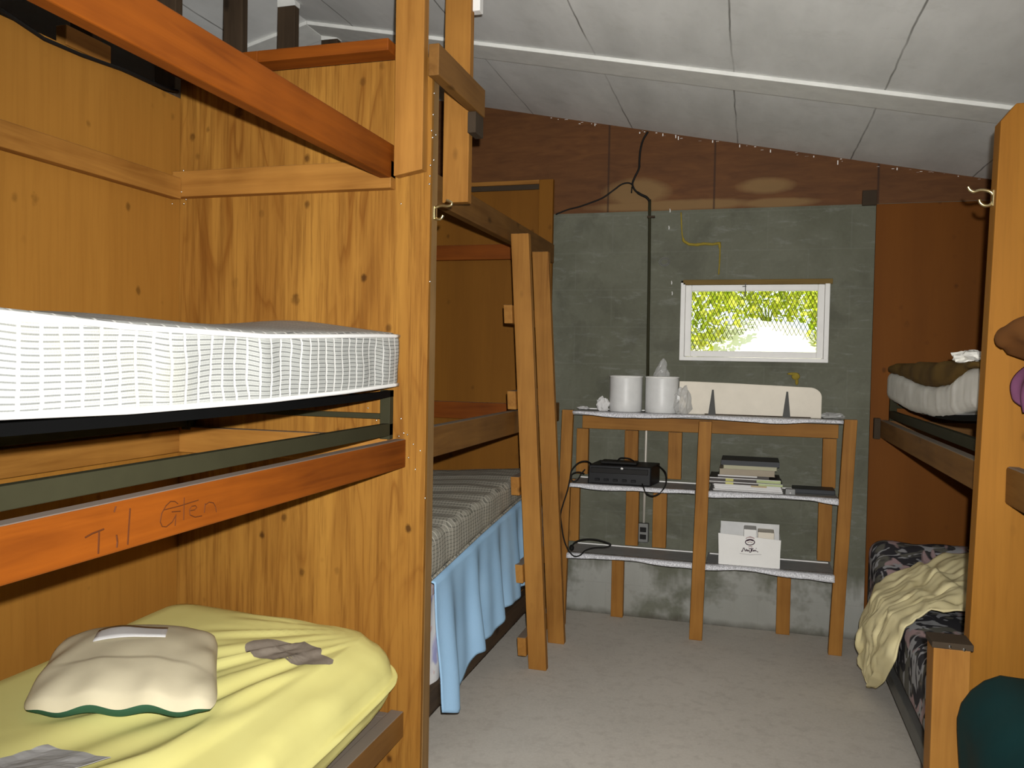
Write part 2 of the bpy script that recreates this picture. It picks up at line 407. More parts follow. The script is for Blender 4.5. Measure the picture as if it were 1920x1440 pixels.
def mat_glass():
    t = NT('window_glass'); n = t.t.nodes; n.remove(t.b)
    g = n.new('ShaderNodeBsdfGlossy'); g.inputs['Roughness'].default_value = .02
    tr = n.new('ShaderNodeBsdfTransparent'); tr.inputs[0].default_value = (.93, .97, .92, 1)
    fr = n.new('ShaderNodeFresnel'); fr.inputs[0].default_value = 1.45
    mx = n.new('ShaderNodeMixShader'); t.l(fr.outputs[0], mx.inputs[0]); t.l(tr.outputs[0], mx.inputs[1]); t.l(g.outputs[0], mx.inputs[2])
    t.l(mx.outputs[0], n['Material Output'].inputs['Surface']); return t.m
M['glass'] = mat_glass()
def mat_film():
    t = NT('clear_plastic_bag', .3, .5); n = t.t.nodes
    tr = n.new('ShaderNodeBsdfTransparent'); mx = n.new('ShaderNodeMixShader'); mx.inputs[0].default_value = .42
    t.b.inputs['Base Color'].default_value = (.6, .6, .58, 1)
    t.l(tr.outputs[0], mx.inputs[1]); t.l(t.b.outputs[0], mx.inputs[2]); t.l(mx.outputs[0], n['Material Output'].inputs['Surface']); return t.m
M['film'] = mat_film()
def mat_leaf():
    t = NT('sunlit_leaf', .5, .3); n = t.t.nodes; v = t.coords()
    oi = t.n('ShaderNodeNewGeometry'); r = oi.outputs['Random Per Island']
    col = t.ramp(r, [(0.0, (.26, .36, .015)), (.45, (.50, .56, .03)), (1.0, (.80, .76, .16))])
    t.l(col, t.b.inputs['Base Color']); tl = n.new('ShaderNodeBsdfTranslucent'); t.l(col, tl.inputs[0])
    mx = n.new('ShaderNodeMixShader'); mx.inputs[0].default_value = .5
    t.l(t.b.outputs[0], mx.inputs[1]); t.l(tl.outputs[0], mx.inputs[2]); t.l(mx.outputs[0], n['Material Output'].inputs['Surface']); return t.m
M['leaf'] = mat_leaf()
M['screen'] = plain('rusty_wire', (.10, .085, .015), .6, .3, .2)
M['gravel'] = plain('pale_gravel', (.85, .84, .74), .9, .1, 0, .1)
M['stem'] = plain('green_stem', (.30, .34, .05), .7, .1)
M['earth'] = plain('earth', (.30, .28, .16), .9, .1)

# ------------------------------------------------------------------ room shell
YB = 4.784                                    # inner face of the back wall
def zc(x): return 3.012 - .201*(x + 1.608) if x > -2.13 else 3.117 - .25*(-2.13 - x)
struct(MB().box(-5.2, 1.72, -1.7, YB+.2, -.12, 0).build('floor', M['floor']))
# back wall: grey painted block with a window opening
WX0, WX1, WZ0, WZ1 = -.400, .395, 1.498, 1.950
b = MB()
b.box(-2.13, WX0, YB, YB+.2, 0, 2.35); b.box(WX1, 1.72, YB, YB+.2, 0, 2.35)
b.box(WX0, WX1, YB, YB+.2, 0, WZ0); b.box(WX0, WX1, YB, YB+.2, WZ1, 2.35)
wall_back = struct(b.build('wall_back', M['block']))
wall_back.location.x  # origin at the wall's foot
gable = struct(MB().prism([(-5.2, 2.35), (1.72, 2.35), (1.72, zc(1.72)), (-2.13, zc(-2.13)), (-5.2, zc(-5.2))], 'Y', YB+.004, YB+.2).build('wall_gable', M['gable']))
struct(MB().box(-5.2, -2.13, YB, YB+.2, 0, 2.35).build('wall_back', M['plyfar']))
struct(MB().prism([(-2.13, zc(-2.13)), (1.72, zc(1.72)), (1.72, zc(1.72)+.08), (-2.13, zc(-2.13)+.08)], 'Y', -1.7, YB+.2).build('ceiling', M['ceil']))
struct(MB().prism([(-5.2, zc(-5.2)), (-2.13, zc(-2.13)), (-2.13, zc(-2.13)+.08), (-5.2, zc(-5.2)+.08)], 'Y', -1.7, YB+.2).build('ceiling', M['ceil']))
struct(MB().box(1.62, 1.72, -1.6, YB, 0, zc(1.62)).build('wall_right', M['plyfar']))
struct(MB().box(-5.2, -5.1, -1.6, YB, 0, zc(-5.2)).build('wall_far_left', M['plyfar']))  # unseen outer wall, added to stop sky light leaking in
# partition behind the left bunks: plywood sheet up to 2.39
struct(MB().box(-1.99, -1.97, -1.6, YB, 0, 2.385).build('wall_left', M['plywall']))
# unseen front wall and doorway behind the camera, added to limit daylight
b = MB()
b.box(-5.2, .1, -1.7, -1.6, 0, 2.35); b.box(1.0, 1.72, -1.7, -1.6, 0, 2.35); b.box(.1, 1.0, -1.7, -1.6, 2.03, 2.35)
b.prism([(-5.2, 2.35), (1.72, 2.35), (1.72, zc(1.72)), (-2.13, zc(-2.13)), (-5.2, zc(-5.2))], 'Y', -1.7, -1.6)
struct(b.build('wall_front', M['plyfar']))
dr = struct(MB().box(.103, .997, -1.68, -1.63, .005, 2.027).build('added_door_1', M['plyfar'], bevel=.003))  # unseen, added to shut daylight out of the doorway
MB().ball((.93, -1.60, 1.0), .03, 12, 8).build('door_knob', M['brass'], dr, smooth=True)
# batten across the ceiling boards, both sides of the ridge
def batten(x0, x1, name, y0=3.62, w=.19, t=.018):
    MBx = MB().hexa([(x0, y0, zc(x0)-t), (x1, y0, zc(x1)-t), (x1, y0+w, zc(x1)-t), (x0, y0+w, zc(x0)-t)],
                    [(x0, y0, zc(x0)), (x1, y0, zc(x1)), (x1, y0+w, zc(x1)), (x0, y0+w, zc(x0))])
    return struct(MBx.build(name, M['battenpaint'], bevel=.003))
batten(-2.129, 1.62, 'trim_1'); batten(-4.9, -2.131, 'trim_2')
# flecks of ceiling paint on the gable just under the joint
rng = random.Random(4); b = MB()
for i in range(46):
    x = rng.uniform(-1.2, 1.1); w = rng.uniform(.004, .02); h = rng.uniform(.002, .006)
    if rng.random() < .2: w, h = .005, rng.uniform(.01, .025)
    z = zc(x) - rng.choice([.003, .005, .008, .015])
    b.box(x, x+w, YB+.001, YB+.006, z-h, z-.0005-w*.2)
b.build('paint_fleck', M['white'], gable)['kind'] = 'stuff'
# foam filled crack over the window, foam blob under it
crack = [(1277, 398), (1278, 425), (1279, 440), (1282, 452), (1292, 458), (1306, 459), (1320, 457), (1336, 458), (1349, 456), (1350, 470), (1349, 495), (1347, 519)]
cp = []
for (x1, y1), (x2, y2) in zip(crack, crack[1:]):
    for k in range(6): cp.append(at(x1+(x2-x1)*k/6, y1+(y2-y1)*k/6, Y=YB))
rr = [.0035 + .004*abs(nz(p[0]*40, p[2]*40, 3)) + (.004 if 2.135 < p[2] < 2.19 else 0) for p in cp]
b = MB().tube(cp, rr, 6)
b.ball(at(1492, 706, Y=YB), .021, 10, 6, 1.1, .25, .9); b.ball(at(1487, 701, Y=YB), .020, 10, 6, 1.6, .25, .4); b.ball(at(1494, 716, Y=YB), .009, 8, 5, 1, .4, 2.0)
b.build('foam_filler', M['yfoam'], wall_back, smooth=True)
b = MB(); pc = at(1246, 491, Y=YB)
for r0 in (.03, .022): b.tube([(pc[0]+r0*math.cos(a)*(1+.15*nz(a, r0*50, 1)), YB, pc[2]+.8*r0*math.sin(a)) for a in [2*math.pi*k/16 for k in range(16)]], .0025, 5, closed=True)
b.build('plaster_ring', M['steel'], wall_back, smooth=True)

# ------------------------------------------------------------------ window
win = struct(bpy.data.objects.new('window_1', None)); COL.objects.link(win); win.location = (0, YB+.02, WZ0)
b = MB(); b.box(WX0, WX0+.026, YB-.012, YB+.14, WZ0, WZ1-.012); b.box(WX1-.026, WX1, YB-.012, YB+.14, WZ0, WZ1-.02); b.box(WX0, WX1, YB-.014, YB+.14, WZ0, WZ0+.022)
b.build('window_frame', M['white'], win, bevel=.003)
MB().box(WX0+.012, WX1+.012, YB-.012, YB+.12, WZ1-.024, WZ1+.004).build('lintel_board', M['lintel'], win, bevel=.002)
SX0, SX1, SZ0, SZ1 = WX0+.027, WX1-.027, WZ0+.023, WZ1-.025
b = MB(); s = .034
b.box(SX0, SX0+s, YB-.004, YB+.035, SZ0, SZ1); b.box(SX1-s, SX1, YB-.004, YB+.035, SZ0, SZ1)
b.box(SX0+s, SX1-s, YB-.004, YB+.035, SZ0, SZ0+s); b.box(SX0+s, SX1-s, YB-.004, YB+.035, SZ1-s, SZ1)
sash = b.build('sash', M['white'], win, bevel=.003)
MB().box(SX0+s-.004, SX1-s+.004, YB+.014, YB+.018, SZ0+s-.004, SZ1-s+.004).build('pane', M['glass'], sash)
b = MB(); hx, hz = at(1398, 530, Y=YB-.008)[0], SZ1-.004
b.tube([(hx-.016, YB-.006, hz-.006), (hx+.004, YB-.012, hz-.006)], .0025, 6); b.tube([(hx, YB-.01, hz+.012), (hx, YB-.012, hz-.03), (hx, YB-.006, hz-.05), (hx-.004, YB-.01, hz-.062), (hx+.004, YB-.012, hz-.055)], .0028, 6)
b.build('hook_latch', M['steel'], sash)
# expanded metal screen outside the glass, cut away at the lower middle to imitate glare
b = MB(); px, pz = .0235, .047; ysc = YB+.075
gx0, gx1, gz0, gz1 = WX0+.02, WX1-.02, WZ0+.015, WZ1-.02
glare_edge = [(gx0, gz0+.02), (-.27, 1.56), (-.16, 1.605), (-.02, 1.66), (.08, 1.685), (.14, 1.65), (.22, 1.64), (.30, 1.61), (gx1, 1.575)]
n = int((gx1-gx0)/px)+1; m = int((gz1-gz0)/(pz/2))+1
for i in range(n):
    for j in range(m):
        x = gx0+i*px; z = gz1-j*pz/2
        for sx in (-1, 1):
            xa = x + (px/2 if j % 2 else 0); xb = xa + sx*px/2
            if gx0 <= xb <= gx1 and gx0 <= xa <= gx1 and z-pz/2 > lerp(glare_edge, xa)+.006*nz(xa*30, z*30, 0):
                b.tube([(xa, ysc, z), (xb, ysc+.003, z-pz/2)], .0019, 4)
b.build('wire_screen', M['screen'], win)

# ------------------------------------------------------------------ outside the window
def terr(u, v):
    x = -9+18*u; y = 5.05+13*v
    h = -.4 + 1.9*max(0, min(1, (y-6.0)/2.4)) + .12*nz(x*.8, y*.8, 2)
    if 6.2 < y < 12: h += .42*math.exp(-((x-.05)/.75)**2)*min(1, (y-6.2)/2.2)  # mound added and shaped to give the white glow low in the window
    return (x, y, h)
struct(MB().grid(terr, 60, 44).build('ground', M['gravel'], smooth=True))
rng = random.Random(11)
def shrub(cx, cy, cz, rx, ry, rz, nleaf, label, size=.085):
    root = thing('leafy_shrub', label, 'shrub', (cx, cy, terr((cx+9)/18, (cy-5.05)/13)[2]), 'shrubs outside the window')
    b = MB(); base = root.location.z
    for k in range(6):
        a = rng.uniform(0, 6.28); b.tube([(cx, cy, base-.05), (cx+.3*rx*math.cos(a), cy+.3*ry*math.sin(a), base*.6+cz*.4), (cx+.7*rx*math.cos(a), cy+.7*ry*math.sin(a), cz-rng.uniform(.3, .6)*rz)], [.010, .007, .003], 6)
    b.build('stems', M['stem'], root)
    b = MB()
    for k in range(nleaf):
        while True:
            p = [rng.uniform(-1, 1) for _ in range(3)]
            q = sum(t*t for t in p)
            if .12 < q < 1: break
        c = Vector((cx+p[0]*rx, cy+p[1]*ry, cz+p[2]*rz)); s = size*rng.uniform(.6, 1.3)
        d = Vector((rng.gauss(0, 1), rng.gauss(0, 1), rng.gauss(-.4, .7))).normalized(); w = d.cross(Vector((rng.gauss(0, 1), rng.gauss(0, 1), rng.gauss(0, 1)))).normalized(); nn = d.cross(w)
        b.add([c, c+d*s*.5+w*s*.3+nn*s*.06, c+d*s, c+d*s*.5-w*s*.3+nn*s*.06, c+d*s*.5-nn*s*.03], [(0, 1, 4), (1, 2, 4), (2, 3, 4), (3, 0, 4)])
    b.build('leaves', M['leaf'], root)['kind'] = 'stuff'
shrub(-.95, 8.1, 2.15, .85, .5, .75, 2600, 'yellow-green shrub seen through the left of the window')
shrub(.15, 9.0, 2.55, .8, .5, .62, 2600, 'bright shrub above the added pale bank, seen through the middle of the window')
shrub(1.15, 8.2, 2.25, .75, .5, .85, 4200, 'denser green shrub seen through the right of the window')

# ------------------------------------------------------------------ studs under the ridge
for y, lab in ((2.19, 'dark stud under the upper orange beam, beside the pale wooden block'), (2.58, 'dark ridge stud farthest left at the top edge, above the upper orange beam'),
               (2.985, 'dark ridge stud right of the leftmost one, rising from behind the upper orange beam'), (3.385, 'dark ridge stud with a whitewashed top over the left end of the cap board'), (3.785, 'shortest dark ridge stud, just showing over the cap board next to the tall front board')):
    sd = thing('ridge_stud', lab, 'post', (-2.085, y, 2.0), 'ridge studs over the partition')
    MB().box(-2.13, -2.04, y-.02, y+.02, 2.0, zc(-2.08)-.03).build('stud_shaft', M['oldZ'], sd, bevel=.003)
    MB().hexa([(-2.13, y-.021, zc(-2.08)-.03), (-2.038, y-.021, zc(-2.08)-.03), (-2.038, y+.021, zc(-2.08)-.03), (-2.13, y+.021, zc(-2.08)-.03)],
              [(-2.13, y-.021, zc(-2.13)), (-2.038, y-.021, zc(-2.038)), (-2.038, y+.021, zc(-2.038)), (-2.13, y+.021, zc(-2.13))]).build('painted_top', M['battenpaint'], sd)
o = MB().box(-2.035, -1.995, 2.02, 2.2, 2.40, 2.46).build('wood_block', M['pineY'], bevel=.003); tag(o, 'pale wooden block lying on top of the left plywood wall', 'block')
cpt = [(-1.955, 1.3, 2.40), (-1.958, 1.77, 2.392), (-1.955, 1.9, 2.368), (-1.957, 2.04, 2.372), (-1.957, 2.2, 2.385), (-1.957, 2.4, 2.39), (-1.957, 2.47, 2.40)]
tag(MB().tube(cpt, .006, 8).build('loose_cable', M['rubber'], smooth=True), 'black cable sagging along the top of the left plywood wall', 'cable')

# ------------------------------------------------------------------ front left bunk
YP = 2.5
bk = thing('bunk_bed', 'front left built-in bunk of orange timber with the honey plywood end panel', 'bunk bed', (-1.5, 1.5, 0))
panel = MB().prism([(-1.969, 0), (-1.020, 0), (-1.012, 2.36), (-1.012, 2.452), (-1.969, 2.452)], 'Y', YP, YP+.018).build('end_panel', M['ply'], bk, bevel=.0015)
MB().box(-1.100, -1.018, YP+.018, YP+.078, 0, 2.40).build('end_post', M['edge'], bk, bevel=.003)
MB().box(-1.60, -1.128, YP-.088, YP, 2.452, 2.49).build('cap_board', M['orangeX'], bk, bevel=.003)
MB().box(-1.969, -1.60, YP-.088, YP, 2.452, 2.49).build('cap_board', M['orangeX'], bk, bevel=.003)
rail = MB().box(-1.125, -1.085, .5, YP, 1.122, 1.215).build('side_rail', M['orangeY'], bk, bevel=.004)
MB().box(-1.175, -1.135, .5, YP, 2.062, 2.172).build('side_rail', M['orangeY'], bk, bevel=.004)
MB().box(-1.125, -1.078, .5, YP, .225, .312).build('side_rail', M['brownY'], bk, bevel=.004)
for z0, z1 in ((2.022, 2.095), (1.135, 1.215), (.225, .30)):
    MB().box(-1.969, -1.93, .5, YP-.041, z0, z1).build('wall_ledger', M['pineY'], bk, bevel=.003)
for z0, z1, m in ((2.030, 2.120, 'pineX'), (1.135, 1.225, 'pineX'), (.225, .30, 'brownX')):
    MB().box(-1.969, -1.135, YP-.04, YP, z0, z1).build('end_ledger', M[m], bk, bevel=.003)
MB().prism([(-1.125, 2.066), (-1.026, 2.084), (-1.026, zc(-1.026)-.001), (-1.125, zc(-1.125)-.001)], 'Y', YP-.042, YP-.001).build('upright_board', M['pineZ'], bk, bevel=.003)
MB().prism([(-1.112, 2.055), (-1.012, 2.055), (-1.012, zc(-1.012)-.001), (-1.112, zc(-1.112)-.001)], 'Y', 2.86, 2.90).build('upright_board', M['pineZ'], bk, bevel=.003)
MB().box(-1.011, -.975, YP-.04, 2.93, 2.378, 2.478).build('guard_board', M['brownY'], bk, bevel=.003)
MB().box(-1.011, -.98, 2.84, 2.93, 2.30, 2.376).build('guard_cleat', M['olddirt'], bk, bevel=.002)
MB().box(-1.93, -1.125, .5, 2.46, .275, .30).build('bed_base', M['brownX'], bk)
MB().box(-1.969, -1.02, .42, .50, 0, 2.43).build('foot_panel', M['ply'], bk, bevel=.002)
# shiny nails up the end post, at the rail end and in the wall corner
rng = random.Random(3); b = MB()
for x, y in ((814, 175), (812, 215), (809, 245), (811, 258), (817, 253), (813, 300), (807, 310), (806, 330), (805, 345)):
    b.ball(at(x, y, X=-1.012), .0035, 7, 4)
for x, y in ((752, 382), (782, 205), (764, 815), (757, 812), (748, 818), (775, 833), (788, 845), (779, 880), (766, 858), (797, 934), (752, 785), (706, 788), (690, 765), (806, 528)):
    b.ball(at(x, y, Y=YP-.002), .0032, 7, 4)
for x, y in ((318, 373), (323, 382), (345, 382), (340, 360), (344, 320), (349, 374), (335, 362)):
    b.ball(at(x, y, Y=YP-.043), .003, 7, 4)
b.build('nail_heads', M['nail'], bk, smooth=True)['kind'] = 'stuff'
# handwriting on the rail
def strokes(lst, ox, oy, k, r, **plane):
    b = MB()
    for s in lst: b.tube([at(ox+x/k, oy+y/k, **plane) for x, y in s], r, 5)
    return b
glen = [[(1175, 285), (1140, 258), (1085, 258), (1030, 310), (980, 400), (962, 500), (985, 558), (1035, 562), (1105, 505), (1140, 440), (1150, 410), (1140, 550)], [(1100, 382), (1205, 374)],
        [(1250, 210), (1246, 350), (1243, 480)], [(1000, 360), (1200, 310), (1420, 240)],
        [(1320, 368), (1375, 358), (1402, 330), (1385, 308), (1340, 315), (1312, 362), (1320, 420), (1380, 446), (1462, 430)],
        [(1490, 392), (1502, 280)], [(1500, 302), (1550, 265), (1600, 275), (1625, 320), (1636, 385)]]
for st_ in glen: strokes([st_], 150, 900, 6.4, .0011, X=-1.0848).build('pencil_stroke', M['pencil'], rail)
til = [[(60, 690), (150, 640), (285, 588)], [(228, 605), (224, 740), (218, 885)], [(436, 660), (448, 740), (440, 810)], [(430, 315), (408, 385)], [(600, 340), (585, 560), (572, 775)]]
for st_ in til: strokes([st_], 150, 900, 6.4, .0017, X=-1.0846).build('pencil_stroke', M['pencil'], rail)

def pad(x0, x1, y0, y1, top, bot, rad, ny=60, nx=16, ns=6, endr=.05, deform=None, bulge=0.0):
    """a closed cushion along y: rounded section, rounded ends"""
    b = MB(); rings = []
    for j in range(ny+1):
        q = j/ny; y = y0 + (y1-y0)*q
        e = min(y-y0, y1-y); t = 1 - min(1, e/endr) if endr else 0
        ins = endr*.9*(1-math.sqrt(max(0, 1-t*t))) if endr else 0
        a0, a1 = x0+ins, x1-ins; ring = []
        def zt(x): return top(x, y)
        def zb(x): return bot(x, y)
        def shrink(x, z):
            mid = (zt(x)+zb(x))/2; return mid + (z-mid)*(1-.55*(1-math.sqrt(max(0, 1-t*t))))
        h1 = zt(a1)-zb(a1); r = min(rad, h1*.49); h0 = zt(a0)-zb(a0); r0 = min(rad, h0*.49)
        for i in range(nx+1):
            x = a0+r0 + (a1-r-a0-r0)*i/nx; ring.append((x, shrink(x, zt(x))))
        for k in range(1, 5):
            g = math.pi/2*(1-k/5); ring.append((a1-r+r*math.cos(g), shrink(a1, zt(a1)-r+r*math.sin(g))))
        for k in range(ns+1):
            s_ = k/ns; z = (zt(a1)-r)*(1-s_)+(zb(a1)+r)*s_; ring.append((a1+bulge*math.sin(math.pi*s_), shrink(a1, z)))
        for k in range(1, 5):
            g = -math.pi/2*k/5; ring.append((a1-r+r*math.cos(g), shrink(a1, zb(a1)+r+r*math.sin(g))))
        for i in range(nx+1):
            x = a1-r - (a1-r-a0-r0)*i/nx; ring.append((x, shrink(x, zb(x))))
        for k in range(1, 5):
            g = -math.pi/2 - math.pi/2*k/5; ring.append((a0+r0+r0*math.cos(g), shrink(a0, zb(a0)+r0+r0*math.sin(g))))
        for k in range(ns+1):
            s_ = k/ns; z = (zb(a0)+r0)*(1-s_)+(zt(a0)-r0)*s_; ring.append((a0-bulge*math.sin(math.pi*s_), shrink(a0, z)))
        for k in range(1, 5):
            g = math.pi - math.pi/2*k/5; ring.append((a0+r0+r0*math.cos(g), shrink(a0, zt(a0)-r0+r0*math.sin(g))))
        pts = [(x, y, z) for x, z in ring]
        if deform: pts = [deform(*p) for p in pts]
        rings.append(pts)
    n = len(rings[0]); vs = [p for r in rings for p in r]; fs = []
    for j in range(ny):
        for i in range(n):
            k = (i+1) % n; fs.append((j*n+i, j*n+k, (j+1)*n+k, (j+1)*n+i))
    fs.append(tuple(range(n-1, -1, -1))); fs.append(tuple(ny*n+i for i in range(n)))
    return b.add(vs, fs)

# steel bed frame standing on the rails
def steel_frame(x0, x1, y0, y1, z0, label, sag, side):
    f = thing('steel_bed_frame', label, 'bed frame', ((x0+x1)/2, (y0+y1)/2, z0), 'steel bed frames on the bunk rails')
    for x in (x0, x1):
        s = .016 if x == x0 else -.016
        MB().box(x, x+s*1.5, y0, y1, z0+.012, z0+.052).build('lower_rail', M['olive'], f, bevel=.002)
        n = 24; bb = []; tt = []
        b = MB()
        for j in range(n):
            ya = y0+(y1-y0)*j/n; yb_ = y0+(y1-y0)*(j+1)/n; za, zb = z0+.160+sag((ya-y0)/(y1-y0)), z0+.160+sag((yb_-y0)/(y1-y0))
            b.hexa([(min(x, x+s), ya, za-.021), (max(x, x+s), ya, za-.021), (max(x, x+s), yb_, zb-.021), (min(x, x+s), yb_, zb-.021)],
                   [(min(x, x+s), ya, za), (max(x, x+s), ya, za), (max(x, x+s), yb_, zb), (min(x, x+s), yb_, zb)])
        b.build('upper_rail', M['black'], f)
        for y in (y0, y1-.028):
            MB().box(min(x, x+s*2.2), max(x, x+s*2.2), y, y+.028, z0, z0+.16).build('leg', M['olive'], f, bevel=.002)
    for y in (y0+.004, y1-.02):
        MB().box(x0+.02, x1-.02, y, y+.016, z0+.065, z0+.083).build('cross_bar', M['olive'], f, bevel=.002)
    b = MB()
    for k in range(14):
        x = x0+.03+(x1-x0-.06)*k/13
        b.tube([(x, y0+(y1-y0)*j/12, z0+.145+sag(j/12)-.004*math.sin(k)) for j in range(13)], .003, 5)
    for j in range(28):
        q = j/27; y = y0+.02+(y1-y0-.04)*q; b.tube([(x0+.016, y, z0+.143+sag(q)), (x1-.016, y, z0+.143+sag(q))], .0025, 4)
    b.build('wire_springs', M['black'], f)
    return f
steel_frame(-1.922, -1.125, .56, 2.485, 1.2155, 'black steel bed frame on the front left bunk, under the white striped mattress', lambda q: -.012*math.sin(math.pi*q)**.7 if 0 < q < 1 else 0, 1)

TOPP = [(.5, 1.552), (.99, 1.545), (1.27, 1.536), (1.7, 1.533), (1.96, 1.542), (2.3, 1.555), (2.49, 1.560)]
BOTP = [(.5, 1.379), (.99, 1.372), (1.26, 1.365), (1.71, 1.366), (2.1, 1.374), (2.49, 1.388)]
def mt_top(x, y): return lerp(TOPP, y) + .030*math.sin(math.pi*min(1, max(0, (x+1.95)/.86)))*(1+.6*nz(y*2.2, x*2, 5))
def mt_bot(x, y): return lerp(BOTP, y) + .0
def mt_def(x, y, z):
    if x > -1.2:
        s = math.sin(math.pi*min(1, max(0, (z-1.37)/.18)))
        x += s*(.004*math.sin(y*19+4*nz(y*3, 0, 1)) + .008*nz(y*7, z*5, 2)); y += s*.014*nz(y*7, z*9, 7)
    return (x, y, z)
mt = thing('mattress', 'white grey-striped mattress on the black frame in the front left bunk', 'mattress', (-1.52, 1.5, 1.37), 'striped mattresses')
pad(-1.945, -1.098, .56, 2.488, mt_top, mt_bot, .022, ny=110, nx=14, ns=10, endr=.03, deform=mt_def).build('mattress_cover', M['ticking'], mt, smooth=True)
for zf, dz in ((mt_top, -.010), (mt_bot, .008)):
    pts = [(-1.099, .6+1.86*j/60, zf(-1.11, .6+1.86*j/60)+dz) for j in range(61)]
    MB().tube(pts, .0062, 8).build('piping', M['piping'], mt, smooth=True)

# yellow sheeted mattress on the lower bunk
def ym_top(x, y):
    base = lerp([(-1.97, .640), (-1.6, .622), (-1.3, .608), (-1.15, .590), (-1.06, .575)], x)
    base -= .02*math.exp(-((y-1.75)/.5)**2)
    return base + .005*nz(x*3, y*3, 2)
def ym_bot(x, y): return lerp([(.5, .318), (1.98, .322), (2.25, .335), (2.5, .37)], y)
def ym_def(x, y, z):
    dx, dy = x+1.14, 2.44-y; d = math.hypot(dx, dy)
    if z > .45 or x > -1.2:
        a = math.atan2(dx - (.6-z)*.6, max(dy, .01)) if d > .02 else 0
        amp = min(.019, .030*d)*max(0, min(1, (x+1.66)/.25))
        w = (1-2*abs(math.sin(a*15+2*nz(x*2, y*2, 9))))*.9 + .5*math.sin(a*47+1.3)
        z += amp*w*.6
        if x > -1.22: x += amp*w*.5
    return (x, y, z)
ym = thing('mattress', 'mattress under a wrinkled yellow fitted sheet on the lower front left bunk', 'mattress', (-1.52, 1.5, .30))
pad(-1.945, -1.062, .54, 2.494, ym_top, ym_bot, .105, ny=120, nx=60, ns=8, endr=.17, deform=ym_def, bulge=.02).build('fitted_sheet', M['yellow'], ym, smooth=True)
MB().box(-1.93, -1.19, .6, 2.45, .302, .345).build('mattress_base', M['olddirt'], ym, bevel=.01)
rng = random.Random(8)
pc = at(535, 1213, Z=.612)
def patch(u, v):
    r = v*(1+.28*nz(math.cos(u*6.283)*1.5, math.sin(u*6.283)*1.5, 4)); a = u*2*math.pi
    x = pc[0]+.135*r*math.cos(a); y = pc[1]+.075*r*math.sin(a); p = ym_def(x, y, ym_top(x, y)); return (p[0], p[1], p[2]+.0035+.003*(1-v)*nz(x*40, y*40, 2))
MB().grid(patch, 40, 8).build('torn_patch', M['patch'], ym, smooth=True)

# cream pillow with a green back
PZ = .612
c_fl, c_fr, c_br, c_bl = [at(x, y, Z=PZ) for x, y in ((25, 1352), (412, 1350), (412, 1200), (112, 1205))]
c_br = (c_br[0], min(c_br[1], 2.30), PZ); c_bl = (max(c_bl[0], -1.95), min(c_bl[1], 2.28), PZ)
def pil(u, v, side):
    def L(a, b, t): return a+(b-a)*t
    p, q = 2*u-1, 2*v-1
    pp = p*(1-.09*abs(q)**7)*(1-.035*(1-q*q)); qq = q*(1-.09*abs(p)**7)*(1-.02*(1-p*p))
    uu, vv = (pp+1)/2, (qq+1)/2
    x = L(L(c_fl[0], c_fr[0], uu), L(c_bl[0], c_br[0], uu), vv); y = L(L(c_fl[1], c_fr[1], uu), L(c_bl[1], c_br[1], uu), vv)
    e = (max(0, (1-p*p)*(1-q*q)))**.40
    base = PZ + .016 + .014*(1-p*p)*(1 if v < .3 else .6)
    if side > 0:
        z = base + .068*e + .004*e*v
        z += .006*nz(u*4, v*4, 3)*e + .0035*math.sin(u*21+3*nz(u*3, v*3, 8))*max(0, 1-v*1.8)*min(1, e*1.6)
        z += .006*math.sin((u-v)*17)*max(0, 1-4*min(u, 1-u))*min(1, e*2)
    else: z = base - .036*min(1, e*1.6)
    z += .007*math.sin(u*20+1)*max(0, 1-v*6)*min(1, 8*min(u, 1-u))
    return (x, y, z)
pw = thing('pillow', 'grubby cream pillow with a dark green back on the yellow sheet', 'pillow', (np.mean([c[0] for c in (c_fl, c_fr, c_br, c_bl)]), np.mean([c[1] for c in (c_fl, c_fr, c_br, c_bl)]), PZ-.02))
MB().grid(lambda u, v: pil(u, v, 1), 60, 44).build('pillow_front', M['pillow'], pw, smooth=True)
MB().grid(lambda u, v: pil(1-u, v, -1), 60, 44).build('pillow_back', M['green'], pw, smooth=True)
def strip(u, v):
    q = pil(.27+.42*u, .53+.20*v+.05*u, 1); return (q[0], q[1], q[2]+.004+.003*math.sin(u*5))
tag(MB().grid(strip, 16, 4).build('paper_strip', M['paper'], solid=.002, smooth=True), 'white folded paper strip lying on top of the cream pillow', 'paper')
p0 = at(75, 1432, Z=.60)
def scrap(u, v):
    x = p0[0]-.10+.17*u+.05*v; y = p0[1]-.07+.14*v-.07*u*(1-v); p = ym_def(x, y, ym_top(x, y)); return (x, y, p[2]+.006+.012*abs(u-.45)+.006*abs(nz(u*4, v*4, 6)))
tag(MB().grid(scrap, 14, 12).build('paper_sheet', M['greypaper'], solid=.0015), 'creased pale grey paper at the front of the yellow sheet', 'paper')
q0 = at(757, 1418, Y=2.44)
def flake(u, v): return (q0[0]-.022+.045*u, 2.42+.02*v, q0[2]-.05+.085*v*(1-.8*abs(u-.4))+.006*nz(u*3, v*3, 1))

